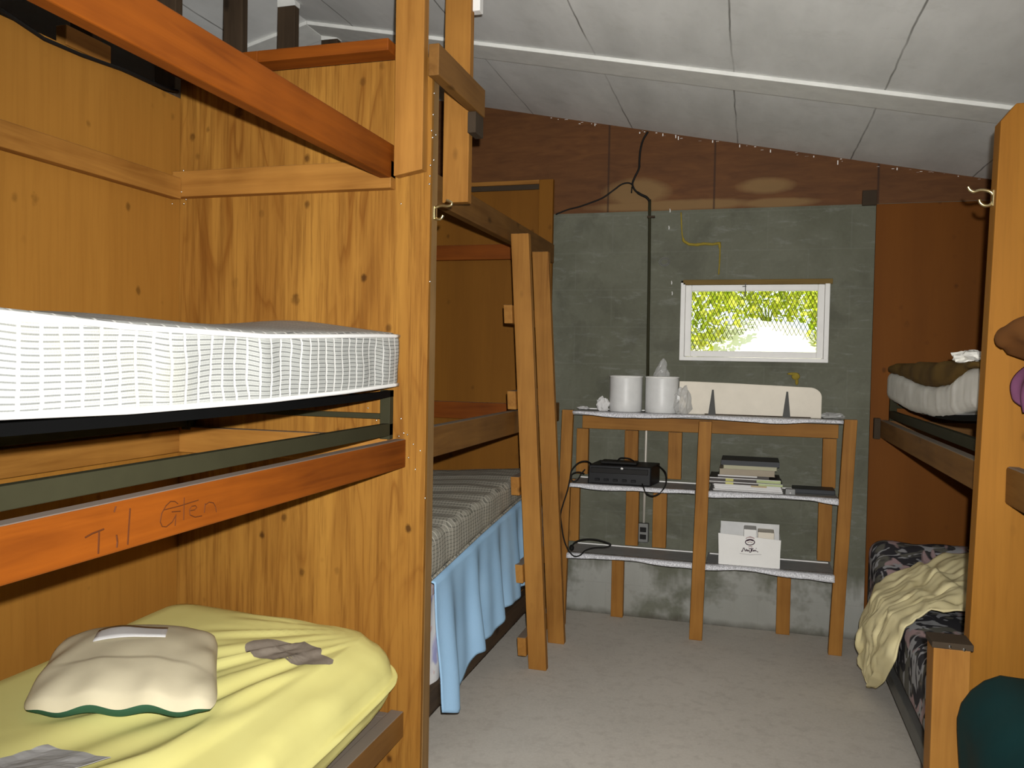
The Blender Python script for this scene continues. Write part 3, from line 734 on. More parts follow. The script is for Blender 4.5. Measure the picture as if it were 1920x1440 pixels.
# ------------------------------------------------------------------ rear left bunk
YW = 4.765
rb = thing('bunk_bed', 'rear left built-in bunk of brown timber against the plywood back panel', 'bunk bed', (-1.5, 3.6, 0))
MB().box(-1.968, -1.15, YW, YB-.001, 0, 2.55).build('end_panel', M['plyfar'], rb, bevel=.002)
MB().box(-1.235, -1.15, YW-.02, YW, 0, 2.55).build('frame_board', M['plyfar'], rb, bevel=.003)
MB().box(-1.66, -1.235, YW-.02, YW, 2.525, 2.55).build('frame_board', M['pineX'], rb, bevel=.003)
MB().box(-1.66, -1.237, YW-.012, YW, 2.495, 2.524).build('dark_gap_strip', M['olddirt'], rb)  # dark strip standing in for the shade of an open slot
MB().box(-1.175, -1.135, 2.58, YW-.021, 2.055, 2.165).build('side_rail', M['brownY'], rb, bevel=.004)
MB().box(-1.125, -1.085, 2.58, YW-.021, 1.128, 1.238).build('side_rail', M['brownY'], rb, bevel=.004)
MB().box(-1.125, -1.085, 2.58, YW-.021, .19, .28).build('side_rail', M['oldY'], rb, bevel=.004)
MB().box(-1.968, -1.236, YW-.04, YW-.0005, 2.082, 2.172).build('end_ledger', M['orangeX'], rb, bevel=.003)
MB().box(-1.968, -1.236, YW-.04, YW-.0005, 1.120, 1.222).build('end_ledger', M['orangeX'], rb, bevel=.003)
MB().box(-1.968, -1.236, YW-.04, YW-.0005, .19, .28).build('end_ledger', M['oldX'], rb, bevel=.003)
for z in (2.06, 1.135, .19): MB().box(-1.968, -1.93, 2.58, YW-.041, z, z+.09).build('wall_ledger', M['brownY'], rb, bevel=.003)
MB().box(-1.968, -1.13, 2.60, YW-.05, .2805, .30).build('bed_base', M['oldX'], rb)
def rm_top(x, y):
    return lerp([(2.58, .80), (2.82, .838), (3.2, .862), (3.96, .905), (4.3, .885), (4.75, .83)], y) - .05*(1-min(1, (x+1.97)/.7)) + .010*nz(x*3, y*5, 1)
def rm_bot(x, y): return lerp([(2.58, .64), (2.83, .669), (3.4, .725), (3.97, .772), (4.3, .77), (4.75, .73)], y)
rm = thing('mattress', 'dull beige-grey quilted mattress on the lower rear left bunk, over a blue blanket', 'mattress', (-1.5, 3.6, .7), 'striped mattresses')
pad(-1.955, -1.102, 2.60, 4.74, rm_top, rm_bot, .035, ny=90, nx=24, ns=6, endr=.06, deform=lambda x, y, z: (x+.006*nz(y*9, z*9, 1), y, z+.004*math.sin(y*42)*(1 if z > .8 else 0))).build('mattress_cover', M['tickold'], rm, smooth=True)
MB().tube([(-1.103, 2.66+2.02*j/50, rm_bot(-1.1, 2.66+2.02*j/50)+.012) for j in range(51)], .006, 8).build('piping', M['tickold'], rm, smooth=True)
MB().box(-1.95, -1.15, 2.62, 4.72, .3005, .635).build('mattress_base', M['floralpale'], rm, bevel=.03)
# blue blanket hanging from under the mattress
bot_pts = sorted([(at(x, y, X=-1.055)[1], at(x, y, X=-1.055)[2]) for x, y in ((826, 1338), (850, 1333), (868, 1300), (882, 1262), (893, 1225), (915, 1205), (926, 1190), (945, 1152), (968, 1125), (990, 1096), (1002, 1090))])
bot_pts = [(2.58, bot_pts[0][1]-.02)] + bot_pts + [(4.35, .36)]
def blu(u, v):
    y = 2.80+1.465*u + .045*v*(1-u)**8; zt = rm_bot(-1.1, y)+.004; zb = lerp(bot_pts, y)
    z = zt + (zb-zt)*v
    f = math.sin(y*22+1.3*nz(y*2, 0, 3)) + .5*math.sin(y*41+1)
    x = -1.096 + .030*v + .020*v**.7*f + .006*nz(y*7, z*5, 2)
    if v < .02: x = -1.13
    return (x, y + .02*v*nz(y*3, z*3, 5), z)
tag(MB().grid(blu, 130, 40).build('blanket', M['blue'], smooth=True, solid=.005), 'light blue blanket hanging down from under the rear left mattress', 'blanket')
def shf(u, v):
    y = 2.74+.22*u; z = .60-.35*v*(1-.1*u); return (-1.118+.01*v+.006*math.sin(u*9+v*3), y, z)
tag(MB().grid(shf, 12, 24).build('bed_sheet', M['floralpale'], smooth=True, solid=.003), 'strip of pale floral sheet between the end post and the blue blanket', 'sheet')

# ------------------------------------------------------------------ ladder
la = thing('wooden_ladder', 'home-made wooden ladder leaning on the rear left bunk beam', 'ladder', (-.95, 4.0, 0))
def lx(z): return -.950 - .062*z
for y, ztop in ((3.795, 2.085), (4.185, 2.05)):
    b = MB(); w = .044
    b.hexa([(lx(0)-w, y, 0), (lx(0)+w, y, 0), (lx(0)+w, y+.042, 0), (lx(0)-w, y+.042, 0)], [(lx(ztop)-w, y, ztop), (lx(ztop)+w, y, ztop), (lx(ztop)+w, y+.042, ztop), (lx(ztop)-w, y+.042, ztop)])
    b.build('ladder_rail', M['pineZ'], la, bevel=.003)
for zc_ in (1.70, 1.29, .88, .46, .11):
    x = lx(zc_)-.0445
    b = MB().hexa([(x-.042, 3.775, zc_-.044), (x+.0, 3.775, zc_-.044), (x+.0, 4.245, zc_-.044), (x-.042, 4.245, zc_-.044)], [(x-.047, 3.775, zc_+.044), (x-.005, 3.775, zc_+.044), (x-.005, 4.245, zc_+.044), (x-.047, 4.245, zc_+.044)])
    b.build('ladder_rung', M['pineY'], la, bevel=.003)

# ------------------------------------------------------------------ shelf unit
def mat_liner():
    t = NT('silver_speckled_liner', .45, .4); v = t.coords(); a = t.noise(v, 160, 3, .7); g = t.n('ShaderNodeNewGeometry'); nzv = t.sep(g.outputs['Normal'])[2]
    col = t.mix(t.ramp(a, [(.35, 0.0), (.6, 1.0)]), (.34, .34, .36), (.74, .74, .77))
    t.bump(a, .4, .002); return t.color(col)
M['liner'] = mat_liner()
M['shelf'] = plain('grey_painted_shelf', (.27, .27, .265), .6, .25, 0, .3)
sh = thing('shelf_unit', 'open timber shelf unit with silvery lined shelves below the window', 'shelf', (-.25, 4.63, 0))
YF = 4.485
for x0, x1, xt0, xt1, zt in ((-1.035, -.972, -1.010, -.948, 1.212), (-.288, -.220, -.264, -.197, 1.176), (.412, .478, .457, .519, 1.212)):
    MB().hexa([(x0, YF, 0), (x1, YF, 0), (x1, YF+.038, 0), (x0, YF+.038, 0)], [(xt0, YF, zt), (xt1, YF, zt), (xt1, YF+.038, zt), (xt0, YF+.038, zt)]).build('front_leg', M['pineZ'], sh, bevel=.003)
for x0, x1, z0, z1 in ((-.978, -.908, .822, 1.09), (-.695, -.618, .822, 1.09), (-.447, -.371, .822, 1.09), (.378, .448, .822, 1.09),
                       (-1.03, -.954, .424, .79), (-.680, -.606, .424, .79), (-.525, -.447, .424, .79), (.365, .435, .424, .79),
                       (-.754, -.684, 0, .395), (.163, .235, 0, .395)):
    MB().box(x0, x1, YB-.042, YB-.002, z0, z1).build('back_stud', M['pineZ'], sh, bevel=.003)
MB().box(-.945, .455, YB-.042, YB-.002, 1.092, 1.180).build('top_cleat', M['pineX'], sh, bevel=.003)
def liner(x0, x1, z, drop, seed):
    def fn(u, v):
        x = x0+(x1-x0)*u; d = drop*(.62+.75*abs(nz(x*3.3, seed, 1))+.25*math.sin(x*9+seed))
        return (x, YF-.006-.006*v-.003*nz(x*20, v, seed), z+.002-d*v) if v > 0 else (x, YF+.02, z+.003)
    return MB().grid(fn, 60, 4)
for x0, x1, z, dr, sd in ((-.948, .452, 1.205, .030, 1), (-.958, -.275, .803, .030, 2), (-.205, .440, .806, .034, 3), (-.966, -.281, .414, .032, 4), (-.212, .432, .414, .036, 5)):
    bd = MB().box(x0, x1, YF+.002 if z > 1 else YF+.0, YB-.004, z-.018, z).build('shelf_board', M['shelf'], sh, bevel=.001)
    liner(x0, x1, z, dr, sd).build('shelf_liner', M['liner'], bd, solid=.002, smooth=True)
    MB().box(x0+.01, x1-.01, YB-.0445, YB-.0425, z, z+.006).build('liner_edge', M['white'], bd)

# ---- things on the top shelf
ZT = 1.2075
for x, lab in ((-.673, 'white cylindrical tub left of the other on the top shelf'), (-.474, 'white cylindrical tub under a clear plastic bag on the top shelf')):
    tb = thing('plastic_tub', lab, 'tub', (x, 4.60, ZT), 'white tubs on the top shelf')
    MB().lathe((x, 4.60, ZT), [(.088, 0), (.0905, .004), (.0905, .05), (.0905, .185), (.089, .192)], 48).build('tub_body', M['offwhite'], tb, smooth=True)
    MB().lathe((x, 4.60, ZT+.190), [(.089, 0), (.0925, .001), (.0925, .008), (.088, .009), (.086, .005)], 48).build('tub_lid', M['cardboardwhite'], tb, smooth=True)
def bag(u, v):
    a = u*2*math.pi; r = (.040*(1-v)**.8+.004)*(1+.35*nz(math.cos(a)*2, math.sin(a)*2, v*3)); return (-.48+.01*v+r*math.cos(a), 4.60+r*math.sin(a)*.6, ZT+.2+.098*v)
tag(MB().grid(bag, 24, 10).build('plastic_bag', M['film']), 'pointed clear plastic bag standing on the right white tub', 'bag')
def crumple(c, sx, sy, sz, seed, name, mat, lab, cat):
    b = MB(); b.ball((0, 0, 0), 1, 20, 12)
    vs = []
    for p in b.v:
        k = 1+.45*nz(p[0]*2.2, p[1]*2.2, p[2]*2.2+seed)+.22*nz(p[0]*5, p[1]*5, p[2]*5+seed)
        vs.append((c[0]+p[0]*k*sx, c[1]+p[1]*k*sy, max(c[2], c[2]+sz*.7+p[2]*k*sz)))
    b.v = vs; return tag(b.build(name, mat), lab, cat)
crumple((-.36, 4.54, ZT), .045, .03, .085, 3, 'plastic_wrap', M['film'], 'crumpled clear plastic between the right tub and the cream board', 'plastic')
crumple((-.795, 4.57, ZT), .036, .022, .045, 5, 'crumpled_paper', M['paper'], 'crumpled white paper against the left side of the left tub', 'paper')
crumple((-.925, 4.66, ZT), .034, .03, .010, 9, 'torn_paper', M['paper'], 'flat torn white paper at the left end of the top shelf', 'paper')
crumple((.41, 4.62, ZT), .06, .03, .018, 12, 'plastic_scrap', M['film'], 'crumpled clear plastic at the right end of the top shelf', 'plastic')
cb = thing('cream_board', 'long cream board with two dark brackets standing on the top shelf', 'board', (0, 4.58, ZT))
poly = [(-.378, 0), (.352, 0), (.352, .110)] + [(.292+.06*math.cos(a), .110+.05*math.sin(a)) for a in [math.pi/2*k/8 for k in range(1, 9)]] + [(.1, .166), (-.1, .172), (-.3, .176), (-.378, .176)]
MB().prism([(x, ZT+z) for x, z in poly], 'Y', 4.568, 4.588).build('board_panel', M['cream'], cb, bevel=.002)
for x in (-.200, .180):
    MB().hexa([(x-.020, 4.53, ZT), (x+.018, 4.53, ZT), (x+.018, 4.567, ZT), (x-.020, 4.567, ZT)], [(x-.004, 4.562, ZT+.135), (x+.005, 4.562, ZT+.135), (x+.005, 4.567, ZT+.135), (x-.004, 4.567, ZT+.135)]).build('bracket', M['darksteel'], cb)
MB().box(-.24, .30, 4.556, 4.567, ZT, ZT+.005).build('base_strip', M['olddirt'], cb)

# ---- middle shelf
ZM = .8055
vc = thing('cassette_deck', 'black cassette deck with trailing wires on the middle shelf', 'recorder', (-.68, 4.6, ZM))
MB().hexa([(-.862, 4.505, ZM), (-.515, 4.515, ZM), (-.485, 4.70, ZM), (-.84, 4.70, ZM)], [(-.858, 4.515, ZM+.105), (-.515, 4.525, ZM+.105), (-.485, 4.70, ZM+.112), (-.83, 4.70, ZM+.112)]).build('deck_body', M['blackplastic'], vc, bevel=.006)
MB().hexa([(-.845, 4.50, ZM+.062), (-.53, 4.51, ZM+.062), (-.53, 4.52, ZM+.062), (-.845, 4.52, ZM+.062)], [(-.845, 4.503, ZM+.09), (-.53, 4.513, ZM+.09), (-.53, 4.52, ZM+.09), (-.845, 4.52, ZM+.09)]).build('front_panel', M['rubber'], vc, bevel=.002)
for k in range(5): MB().box(-.82+.05*k, -.795+.05*k, 4.496, 4.51, ZM+.020, ZM+.032).build('button', M['blackplastic'], vc, bevel=.001)
MB().box(-.80, -.60, 4.56, 4.66, ZM+.108, ZM+.122).build('lid', M['rubber'], vc, bevel=.003)
MB().ball((-.672, 4.505, ZM+.092), .006, 8, 5, 1.3, .5, 1).build('indicator', M['white'], vc, smooth=True)
def curve(pts, n=8):
    P = [Vector(p) for p in pts]; P = [P[0]]+P+[P[-1]]; out = []
    for i in range(1, len(P)-2):
        for k in range(n):
            t = k/n; a, b_, c, d = P[i-1], P[i], P[i+1], P[i+2]
            out.append(.5*((2*b_)+(c-a)*t+(2*a-5*b_+4*c-d)*t*t+(3*b_-a-3*c+d)*t**3))
    out.append(P[-2]); return out
MB().tube(curve([(-.71, 4.58, ZM+.122), (-.69, 4.57, ZM+.142), (-.645, 4.57, ZM+.142), (-.62, 4.6, ZM+.125)]), .004, 7).build('wire', M['rubber'], vc, smooth=True)
MB().tube(curve([(-.50, 4.69, ZM+.10)] + [at(x, y, Y=4.475) for x, y in ((1247, 885), (1249, 905), (1240, 922), (1225, 930), (1212, 925), (1206, 913))] + [(-.56, 4.515, ZM+.012)]), .004, 7).build('wire', M['rubber'], vc, smooth=True)
MB().tube(curve([(-.85, 4.6, ZM+.09)] + [at(x, y, Y=4.47) for x, y in ((1100, 865), (1085, 868), (1072, 882), (1069, 897), (1064, 920), (1056, 945), (1051, 965), (1053, 985), (1056, 1005), (1061, 1022), (1068, 1035), (1077, 1043), (1088, 1041), (1098, 1032), (1115, 1027), (1135, 1026), (1145, 1021), (1128, 1014), (1110, 1011), (1090, 1012), (1077, 1018), (1072, 1026))]), .0042, 7).build('power_cord', M['rubber'], vc, smooth=True)
MB().tube(curve([at(x, y, Y=4.475) for x, y in ((1097, 880), (1090, 888), (1083, 900), (1076, 903), (1071, 897), (1074, 888), (1085, 885), (1096, 888))]), .0035, 7).build('wire', M['rubber'], vc, smooth=True)
MB().ball(at(1072, 1027, Y=4.50), .014, 10, 6, 1, 1, 1.3).build('plug', M['rubber'], vc, smooth=True)

# books and magazines, each its own
z = ZM+.0005; rng = random.Random(21)
spec = [('magazine', .010, -.185, .172, 'paper', None, 'white magazine at the bottom of the stack on the middle shelf'),
        ('magazine', .010, -.178, .170, 'paper', None, 'white magazine second from the bottom of the stack'),
        ('magazine', .009, -.180, .166, 'paper', None, 'white magazine third from the bottom of the stack'),
        ('magazine', .009, -.182, .162, 'paper', 'tanband', 'white magazine with a tan band, fourth from the bottom of the stack'),
        ('magazine', .014, -.205, .168, 'dark', 'green', 'dark-spined magazine with a yellow-green end, lower of the pair in the stack'),
        ('magazine', .018, -.205, .158, 'dark', 'green', 'dark-spined magazine with a yellow-green end, upper of the pair in the stack'),
        ('book', .016, -.160, .10, 'dark', 'paperedge', 'thin dark book with a white edge under the thick beige book'),
        ('book', .032, -.155, .13, 'beige', None, 'thick beige book in the stack on the middle shelf'),
        ('book', .020, -.135, .14, 'beige2', None, 'pale book directly under the black book on top of the stack'),
        ('book', .026, -.145, .150, 'blackbk', None, 'black book on top of the stack on the middle shelf')]
BM = {'paper': M['paper'], 'dark': plain('dark_brown_cover', (.045, .035, .03), .5), 'beige': plain('beige_pages', (.34, .29, .22), .8), 'beige2': plain('cream_pages', (.42, .40, .28), .8),
      'blackbk': plain('black_cover', (.022, .024, .028), .5), 'green': plain('pale_green_cover', (.42, .48, .24), .6), 'tanband': plain('tan_cover', (.46, .36, .20), .6), 'yel': plain('yellow_cover', (.55, .52, .16), .6)}
for nm, h, x0, x1, m, extra, lab in spec:
    jy = rng.uniform(-.006, .012); y0 = 4.512+jy; y1 = y0+.235
    bk_ = thing(nm, lab, 'book' if nm == 'book' else 'magazine', ((x0+x1)/2, (y0+y1)/2, z), 'books and magazines on the middle shelf')
    MB().box(x0+.003, x1-.003, y0+.002, y1-.003, z+.0018, z+h-.0018).build('pages', BM['paper'] if m in ('dark', 'blackbk') else BM[m], bk_)
    b = MB(); b.box(x0, x1, y0, y1, z, z+.0018); b.box(x0, x1, y0, y1, z+h-.0018, z+h-.0002)
    if m in ('dark', 'blackbk'): b.box(x0, x1, y0-.001, y0+.002, z, z+h-.0002)
    b.build('cover', BM[m], bk_)
    if extra == 'green':
        MB().box(x1-.12, x1+.001, y0-.0025, y0+.02, z+.0005, z+h-.003).build('spine_band', BM['green'], bk_)
        MB().box(x0+.085, x0+.125, y0-.0025, y0, z+.0005, z+h-.003).build('spine_label', BM['yel'], bk_)
        MB().box(x0, x1, y0-.002, y0+.001, z+h-.0045, z+h-.0002).build('spine_edge', BM['paper'], bk_)
    if extra == 'tanband': MB().box(.01, .09, y0-.001, y0+.004, z, z+h).build('spine_band', BM['tanband'], bk_)
    if extra == 'paperedge': MB().box(x0, x1-.06, y0-.002, y0+.001, z+h*.5, z+h-.001).build('page_edge', BM['paper'], bk_)
    z += h+.0003
tag(MB().box(.225, .435, 4.60, 4.74, ZM, ZM+.024).build('flat_case', BM['blackbk'], bevel=.003), 'flat dark case lying at the right end of the middle shelf', 'case')
g0 = thing('small_grey_adapter', 'small grey block beside the magazine stack', 'adapter', (.20, 4.53, ZM))
MB().box(.183, .232, 4.51, 4.55, ZM, ZM+.032).build('adapter_body', M['shelf'], g0, bevel=.004)
MB().ball((.207, 4.508, ZM+.012), .004, 8, 5).build('indicator', M['white'], g0)

# ---- bottom shelf: open white box with a printed mark
ZL = .4175
bx = thing('cardboard_box', 'open white cardboard box with a dark printed mark on the bottom shelf', 'box', (.01, 4.58, ZL))
Yb0, Yb1 = 4.502, 4.66
MB().hexa([(-.143, Yb0, ZL), (.163, Yb0, ZL), (.163, Yb0+.003, ZL), (-.143, Yb0+.003, ZL)], [(-.150, Yb0, ZL+.166), (.168, Yb0, ZL+.150), (.168, Yb0+.003, ZL+.150), (-.150, Yb0+.003, ZL+.166)]).build('box_front', M['cardboardwhite'], bx)
b = MB(); b.box(-.143, .163, Yb1-.003, Yb1, ZL, ZL+.203); b.box(-.146, -.143, Yb0+.003, Yb1, ZL, ZL+.165); b.box(.163, .166, Yb0+.003, Yb1, ZL, ZL+.150); b.box(-.143, .163, Yb0+.003, Yb1-.003, ZL, ZL+.003)
b.build('box_sides', M['offwhite'], bx)
tag(MB().box(-.02, .045, Yb0+.03, Yb1-.01, ZL+.0035, ZL+.19).build('paper_bundle', M['cardboardwhite'], bevel=.004), 'white paper bundle standing in the middle of the open white box', 'paper', 'contents of the white box')
tag(MB().box(.052, .135, Yb0+.04, Yb1-.01, ZL+.0035, ZL+.178).build('paper_bundle', M['cream'], bevel=.004), 'cream paper bundle standing at the right side of the open white box', 'paper', 'contents of the white box')
def mark(lst, r, m, name):
    strokes(lst, 1340, 960, 12.0, r, Y=Yb0-.0006).build(name, m, bx)
oval = [(795+103*math.cos(a), 680+62*math.sin(a)) for a in [2*math.pi*k/24 for k in range(25)]]
mark([oval, [(720, 650), (795, 628), (870, 650)]], .0026, M['ink'], 'printed_oval')
mark([[(700, 600), (740, 575), (790, 570), (850, 578), (895, 600)], [(715, 585), (800, 555), (885, 590)], [(740, 690), (790, 670), (850, 690)], [(760, 790), (800, 770), (850, 790)]], .0022, M['pinkink'], 'printed_swirl')
word = [[(600, 870), (608, 892), (625, 885), (645, 810), (660, 805), (690, 885), (705, 870), (716, 830)], [(745, 850), (722, 862), (728, 885), (750, 872), (752, 850), (758, 888)], [(775, 855), (790, 912), (812, 905), (828, 835)],
        [(770, 828), (830, 822), (872, 828)], [(842, 830), (838, 885), (852, 885)], [(868, 855), (868, 886)], [(884, 886), (888, 858), (900, 858), (904, 886), (908, 860), (922, 858), (930, 888), (945, 880)], [(958, 885), (975, 905)], [(938, 812), (932, 826)]]
mark(word, .0021, M['ink'], 'printed_script')
mark([[(560, 930), (680, 945), (800, 965), (930, 955), (1050, 960)]], .0012, M['greyink'], 'printed_line')

# ------------------------------------------------------------------ conduit, outlet and cable on the back wall
cd = thing('conduit_pipe', 'thin metal conduit running down the grey block wall left of the window', 'pipe', (-.587, YB-.012, .55))
MB().tube([at(x, y, Y=YB-.010) for x, y in ((1218, 374), (1218, 410), (1217, 520), (1215, 640), (1214, 768))], .0085, 10).build('painted_pipe', M['olive'], cd, smooth=True)
MB().tube([at(x, y, Y=YB-.010) for x, y in ((1214, 768), (1212, 800), (1210, 880), (1207, 985))], .0075, 10).build('bare_pipe', plain('pale_bare_pipe', (.62, .58, .50), .35, .5, .2), cd, smooth=True)
c_ = at(1218, 407, Y=YB-.01); MB().box(c_[0]-.013, c_[0]+.03, YB-.02, YB-.002, c_[2]-.006, c_[2]+.006).build('pipe_strap', M['olddirt'], cd)
ol = thing('wall_outlet', 'grey double wall outlet at the bottom of the conduit', 'outlet', (-.58, YB-.02, .44))
pa, pb = at(1197, 981, Y=YB-.04), at(1215, 1018, Y=YB-.04)
MB().box(pa[0], pb[0], YB-.042, YB-.001, pb[2], pa[2]).build('outlet_box', M['steel'], ol, bevel=.004)
for zz in (.32, .70):
    zc0 = pa[2]+(pb[2]-pa[2])*zz; xm = (pa[0]+pb[0])/2
    MB().box(xm-.019, xm+.017, YB-.045, YB-.041, zc0-.014, zc0+.014).build('socket', M['rubber'], ol, bevel=.004)
yc = YB-.012
lead = thing('electric_cable', 'black forked cable coming down the gable from the ceiling to the conduit', 'cable', (-.65, yc, 2.3))
MB().tube(curve([at(x, y, Y=yc) for x, y in ((1215, 247), (1206, 262), (1201, 280), (1199, 300), (1198, 316), (1190, 333), (1186, 345), (1190, 356), (1200, 364), (1212, 370), (1218, 377))]), [.006+.002*(i > 60) for i in range(81)], 8).build('main_lead', M['rubber'], lead, smooth=True)
MB().tube(curve([at(x, y, Y=yc) for x, y in ((1187, 347), (1178, 343), (1165, 346), (1150, 357), (1130, 371), (1108, 380), (1085, 388), (1065, 393), (1042, 402))]), .0048, 8).build('branch_lead', M['rubber'], lead, smooth=True)
MB().tube([at(x, y, Y=yc) for x, y in ((1185, 350), (1184, 362))], .004, 7).build('loose_end', M['rubber'], lead, smooth=True)
for x, y, lab in ((1256, 395, 'tiny white staple high on the block wall right of the conduit'), (1254, 427, 'small white paint drip below the high staple'), (1259, 530, 'small white nail left of the window, upper one'), (1260, 550, 'small white nail left of the window, lower one')):
    p = at(x, y, Y=YB-.003); tag(MB().tube([(p[0], YB-.003, p[2]+.010), (p[0]+.002, YB-.005, p[2]), (p[0]+.001, YB-.003, p[2]-.010)], .003, 6).build('wall_nail', M['white'], smooth=True), lab, 'nail', 'white nails on the block wall')
p = at(1630, 371, Y=YB-.012); tag(MB().box(p[0]-.035, p[0]+.037, YB-.02, YB-.001, p[2]-.04, p[2]+.04).build('dark_block', M['olddirt'], bevel=.003), 'small dark wooden block at the upper right corner of the grey wall', 'block')

# ------------------------------------------------------------------ rear right bunk
rr_ = thing('bunk_bed', 'rear right built-in bunk with the wooden end panel and short post', 'bunk bed', (1.1, 3.6, 0))
MB().box(.612, 1.618, YW, YB-.001, 0, 2.345).build('back_panel', M['plyback'], rr_, bevel=.002)
MB().prism([(.572, 0), (1.618, 0), (1.618, 2.19), (.658, 2.19), (.622, 2.145)], 'Y', YP, YP+.06).build('end_panel', M['plyright'], rr_, bevel=.003)
MB().box(.66, .70, YP+.06, YW-.001, 1.108, 1.200).build('side_rail', M['brownY'], rr_, bevel=.004)
MB().box(1.58, 1.619, YP+.06, YW-.001, 1.108, 1.200).build('wall_ledger', M['brownY'], rr_, bevel=.004)
MB().box(.628, .66, YW-.045, YW-.001, 1.10, 1.21).build('rail_hanger', M['olddirt'], rr_, bevel=.003)
MB().box(.70, 1.58, YW-.04, YW-.001, 1.12, 1.20).build('end_ledger', M['brownX'], rr_, bevel=.003)
MB().box(.61, .65, YP+.06, YW-.001, .085, .15).build('side_rail', M['steel'], rr_, bevel=.004)
sp = MB().box(.485, .575, YP-.085, YP-.002, 0, .735).build('short_post', M['pineZ'], rr_, bevel=.003)
MB().box(.480, .580, YP-.09, YP-.002, .735, .752).build('post_cap', M['olddirt'], sp, bevel=.002)
b = MB(); b.ball((.523, YP-.088, .742), .005, 8, 5); b.ball((.557, YP-.088, .738), .005, 8, 5); b.build('nail_heads', M['nail'], sp)
sagr = lambda q: -.055*math.sin(math.pi*q)
steel_frame(.70, 1.56, 2.62, 4.74, 1.2005, 'black steel bed frame sagging under the stained mattress in the rear right bunk', sagr, -1)
WB = sorted([(at(x, y, X=.68)[1], at(x, y, X=.68)[2]) for x, y in ((1638, 735), (1665, 752), (1700, 772), (1740, 783), (1775, 781), (1800, 772), (1828, 768))])
WT = sorted([(at(x, y, X=.68)[1], at(x, y, X=.68)[2]) for x, y in ((1642, 690), (1668, 697), (1690, 705), (1715, 719), (1745, 723), (1770, 719), (1788, 706), (1805, 689), (1822, 683), (1832, 687))])
wm = thing('mattress', 'sagging dirty white mattress in the upper rear right bunk', 'mattress', (1.1, 3.7, 1.3))
def wt(x, y): return lerp(WT, y)
def wb(x, y): return min(lerp(WB, y), lerp(WT, y)-.06)
pad(.682, 1.575, 2.60, 4.75, wt, wb, .04, ny=70, nx=8, ns=6, endr=.05, deform=lambda x, y, z: (x-.012*abs(nz(y*12, z*3, 1)) if x < .75 else x, y, z+.005*nz(y*15, x*4, 3))).build('mattress_cover', M['dirtywhite'], wm, smooth=True)
def ft(x, y): return 1.502+.012*nz(x*3, y*4, 7)-.03*max(0, (y-4.5)/.25)
def fb(x, y): return min(lerp(WT, y)-.005, ft(x, y)-.015)
pad(.676, 1.57, 2.70, 4.745, ft, fb, .03, ny=60, nx=10, ns=5, endr=.08, deform=lambda x, y, z: (x+.02*nz(y*5, z*5, 1), y, z+.010*nz(y*11, x*4, 3))).build('stained_foam', M['foam'], wm, smooth=True)
p = at(1818, 655, X=.72); crumple((p[0], p[1], 1.500), .05, .06, .026, 17, 'cloth_scrap', M['dirtywhite'], 'small white cloth scrap on top of the stained upper rear right mattress', 'cloth')
fm = thing('mattress', 'dark floral mattress on the lower rear right bunk under a yellow blanket', 'mattress', (1.1, 3.6, .15))
pad(.612, 1.60, 2.60, 4.755, lambda x, y: .452+.012*nz(x*3, y*3, 1)+.125*min(1, max(0, (y-4.15)/.45))**1.5, lambda x, y: .155, .07, ny=60, nx=18, ns=6, endr=.10, deform=lambda x, y, z: (x, y, z+.008*nz(x*9, y*9, 3))).build('mattress_cover', M['floral'], fm, smooth=True)
FAR = [(0, (1.20, 4.60, .60)), (.3, (.86, 4.38, .53)), (.5, (.70, 4.25, .505)), (.62, (.585, 4.22, .45)), (.78, (.548, 4.30, .24)), (.92, (.540, 4.28, .09)), (1, (.548, 4.12, .05))]
NEAR = [(0, (1.12, 3.50, .53)), (.3, (.86, 3.58, .53)), (.5, (.70, 3.55, .525)), (.62, (.600, 3.52, .47)), (.78, (.578, 3.56, .31)), (.92, (.566, 3.74, .16)), (1, (.556, 3.92, .06))]
def l3(tab, v): return Vector([lerp([(a, p[i]) for a, p in tab], v) for i in range(3)])
def yb(u, v):
    p = l3(FAR, v)*u + l3(NEAR, v)*(1-u)
    y0 = p.y; c = math.sin(math.pi*u)
    f = nz(u*3.2, v*4.5, 4); f2 = nz(u*8, v*9, 8); f3 = nz(u*19, v*17, 2)
    amp = .045*abs(f)+.028*abs(f2)+.010*f3
    if v > .58: p.x -= amp*1.25*c**.5 + .03*c*math.sin(math.pi*(v-.58)/.42)
    else: p.z += amp*.9 + .05*math.exp(-((v-.30-.12*u)/.05)**2)*c**.4 + .035*math.exp(-((v-.05-.2*u)/.06)**2)
    p.y += .03*f2
    if v > .9: p.z -= .015*c
    p.z = max(p.z, .012)
    return tuple(p)
tag(MB().grid(yb, 90, 70).build('blanket', M['lemon'], smooth=True, solid=.006), 'rumpled pale yellow blanket spilling off the lower rear right mattress', 'blanket')

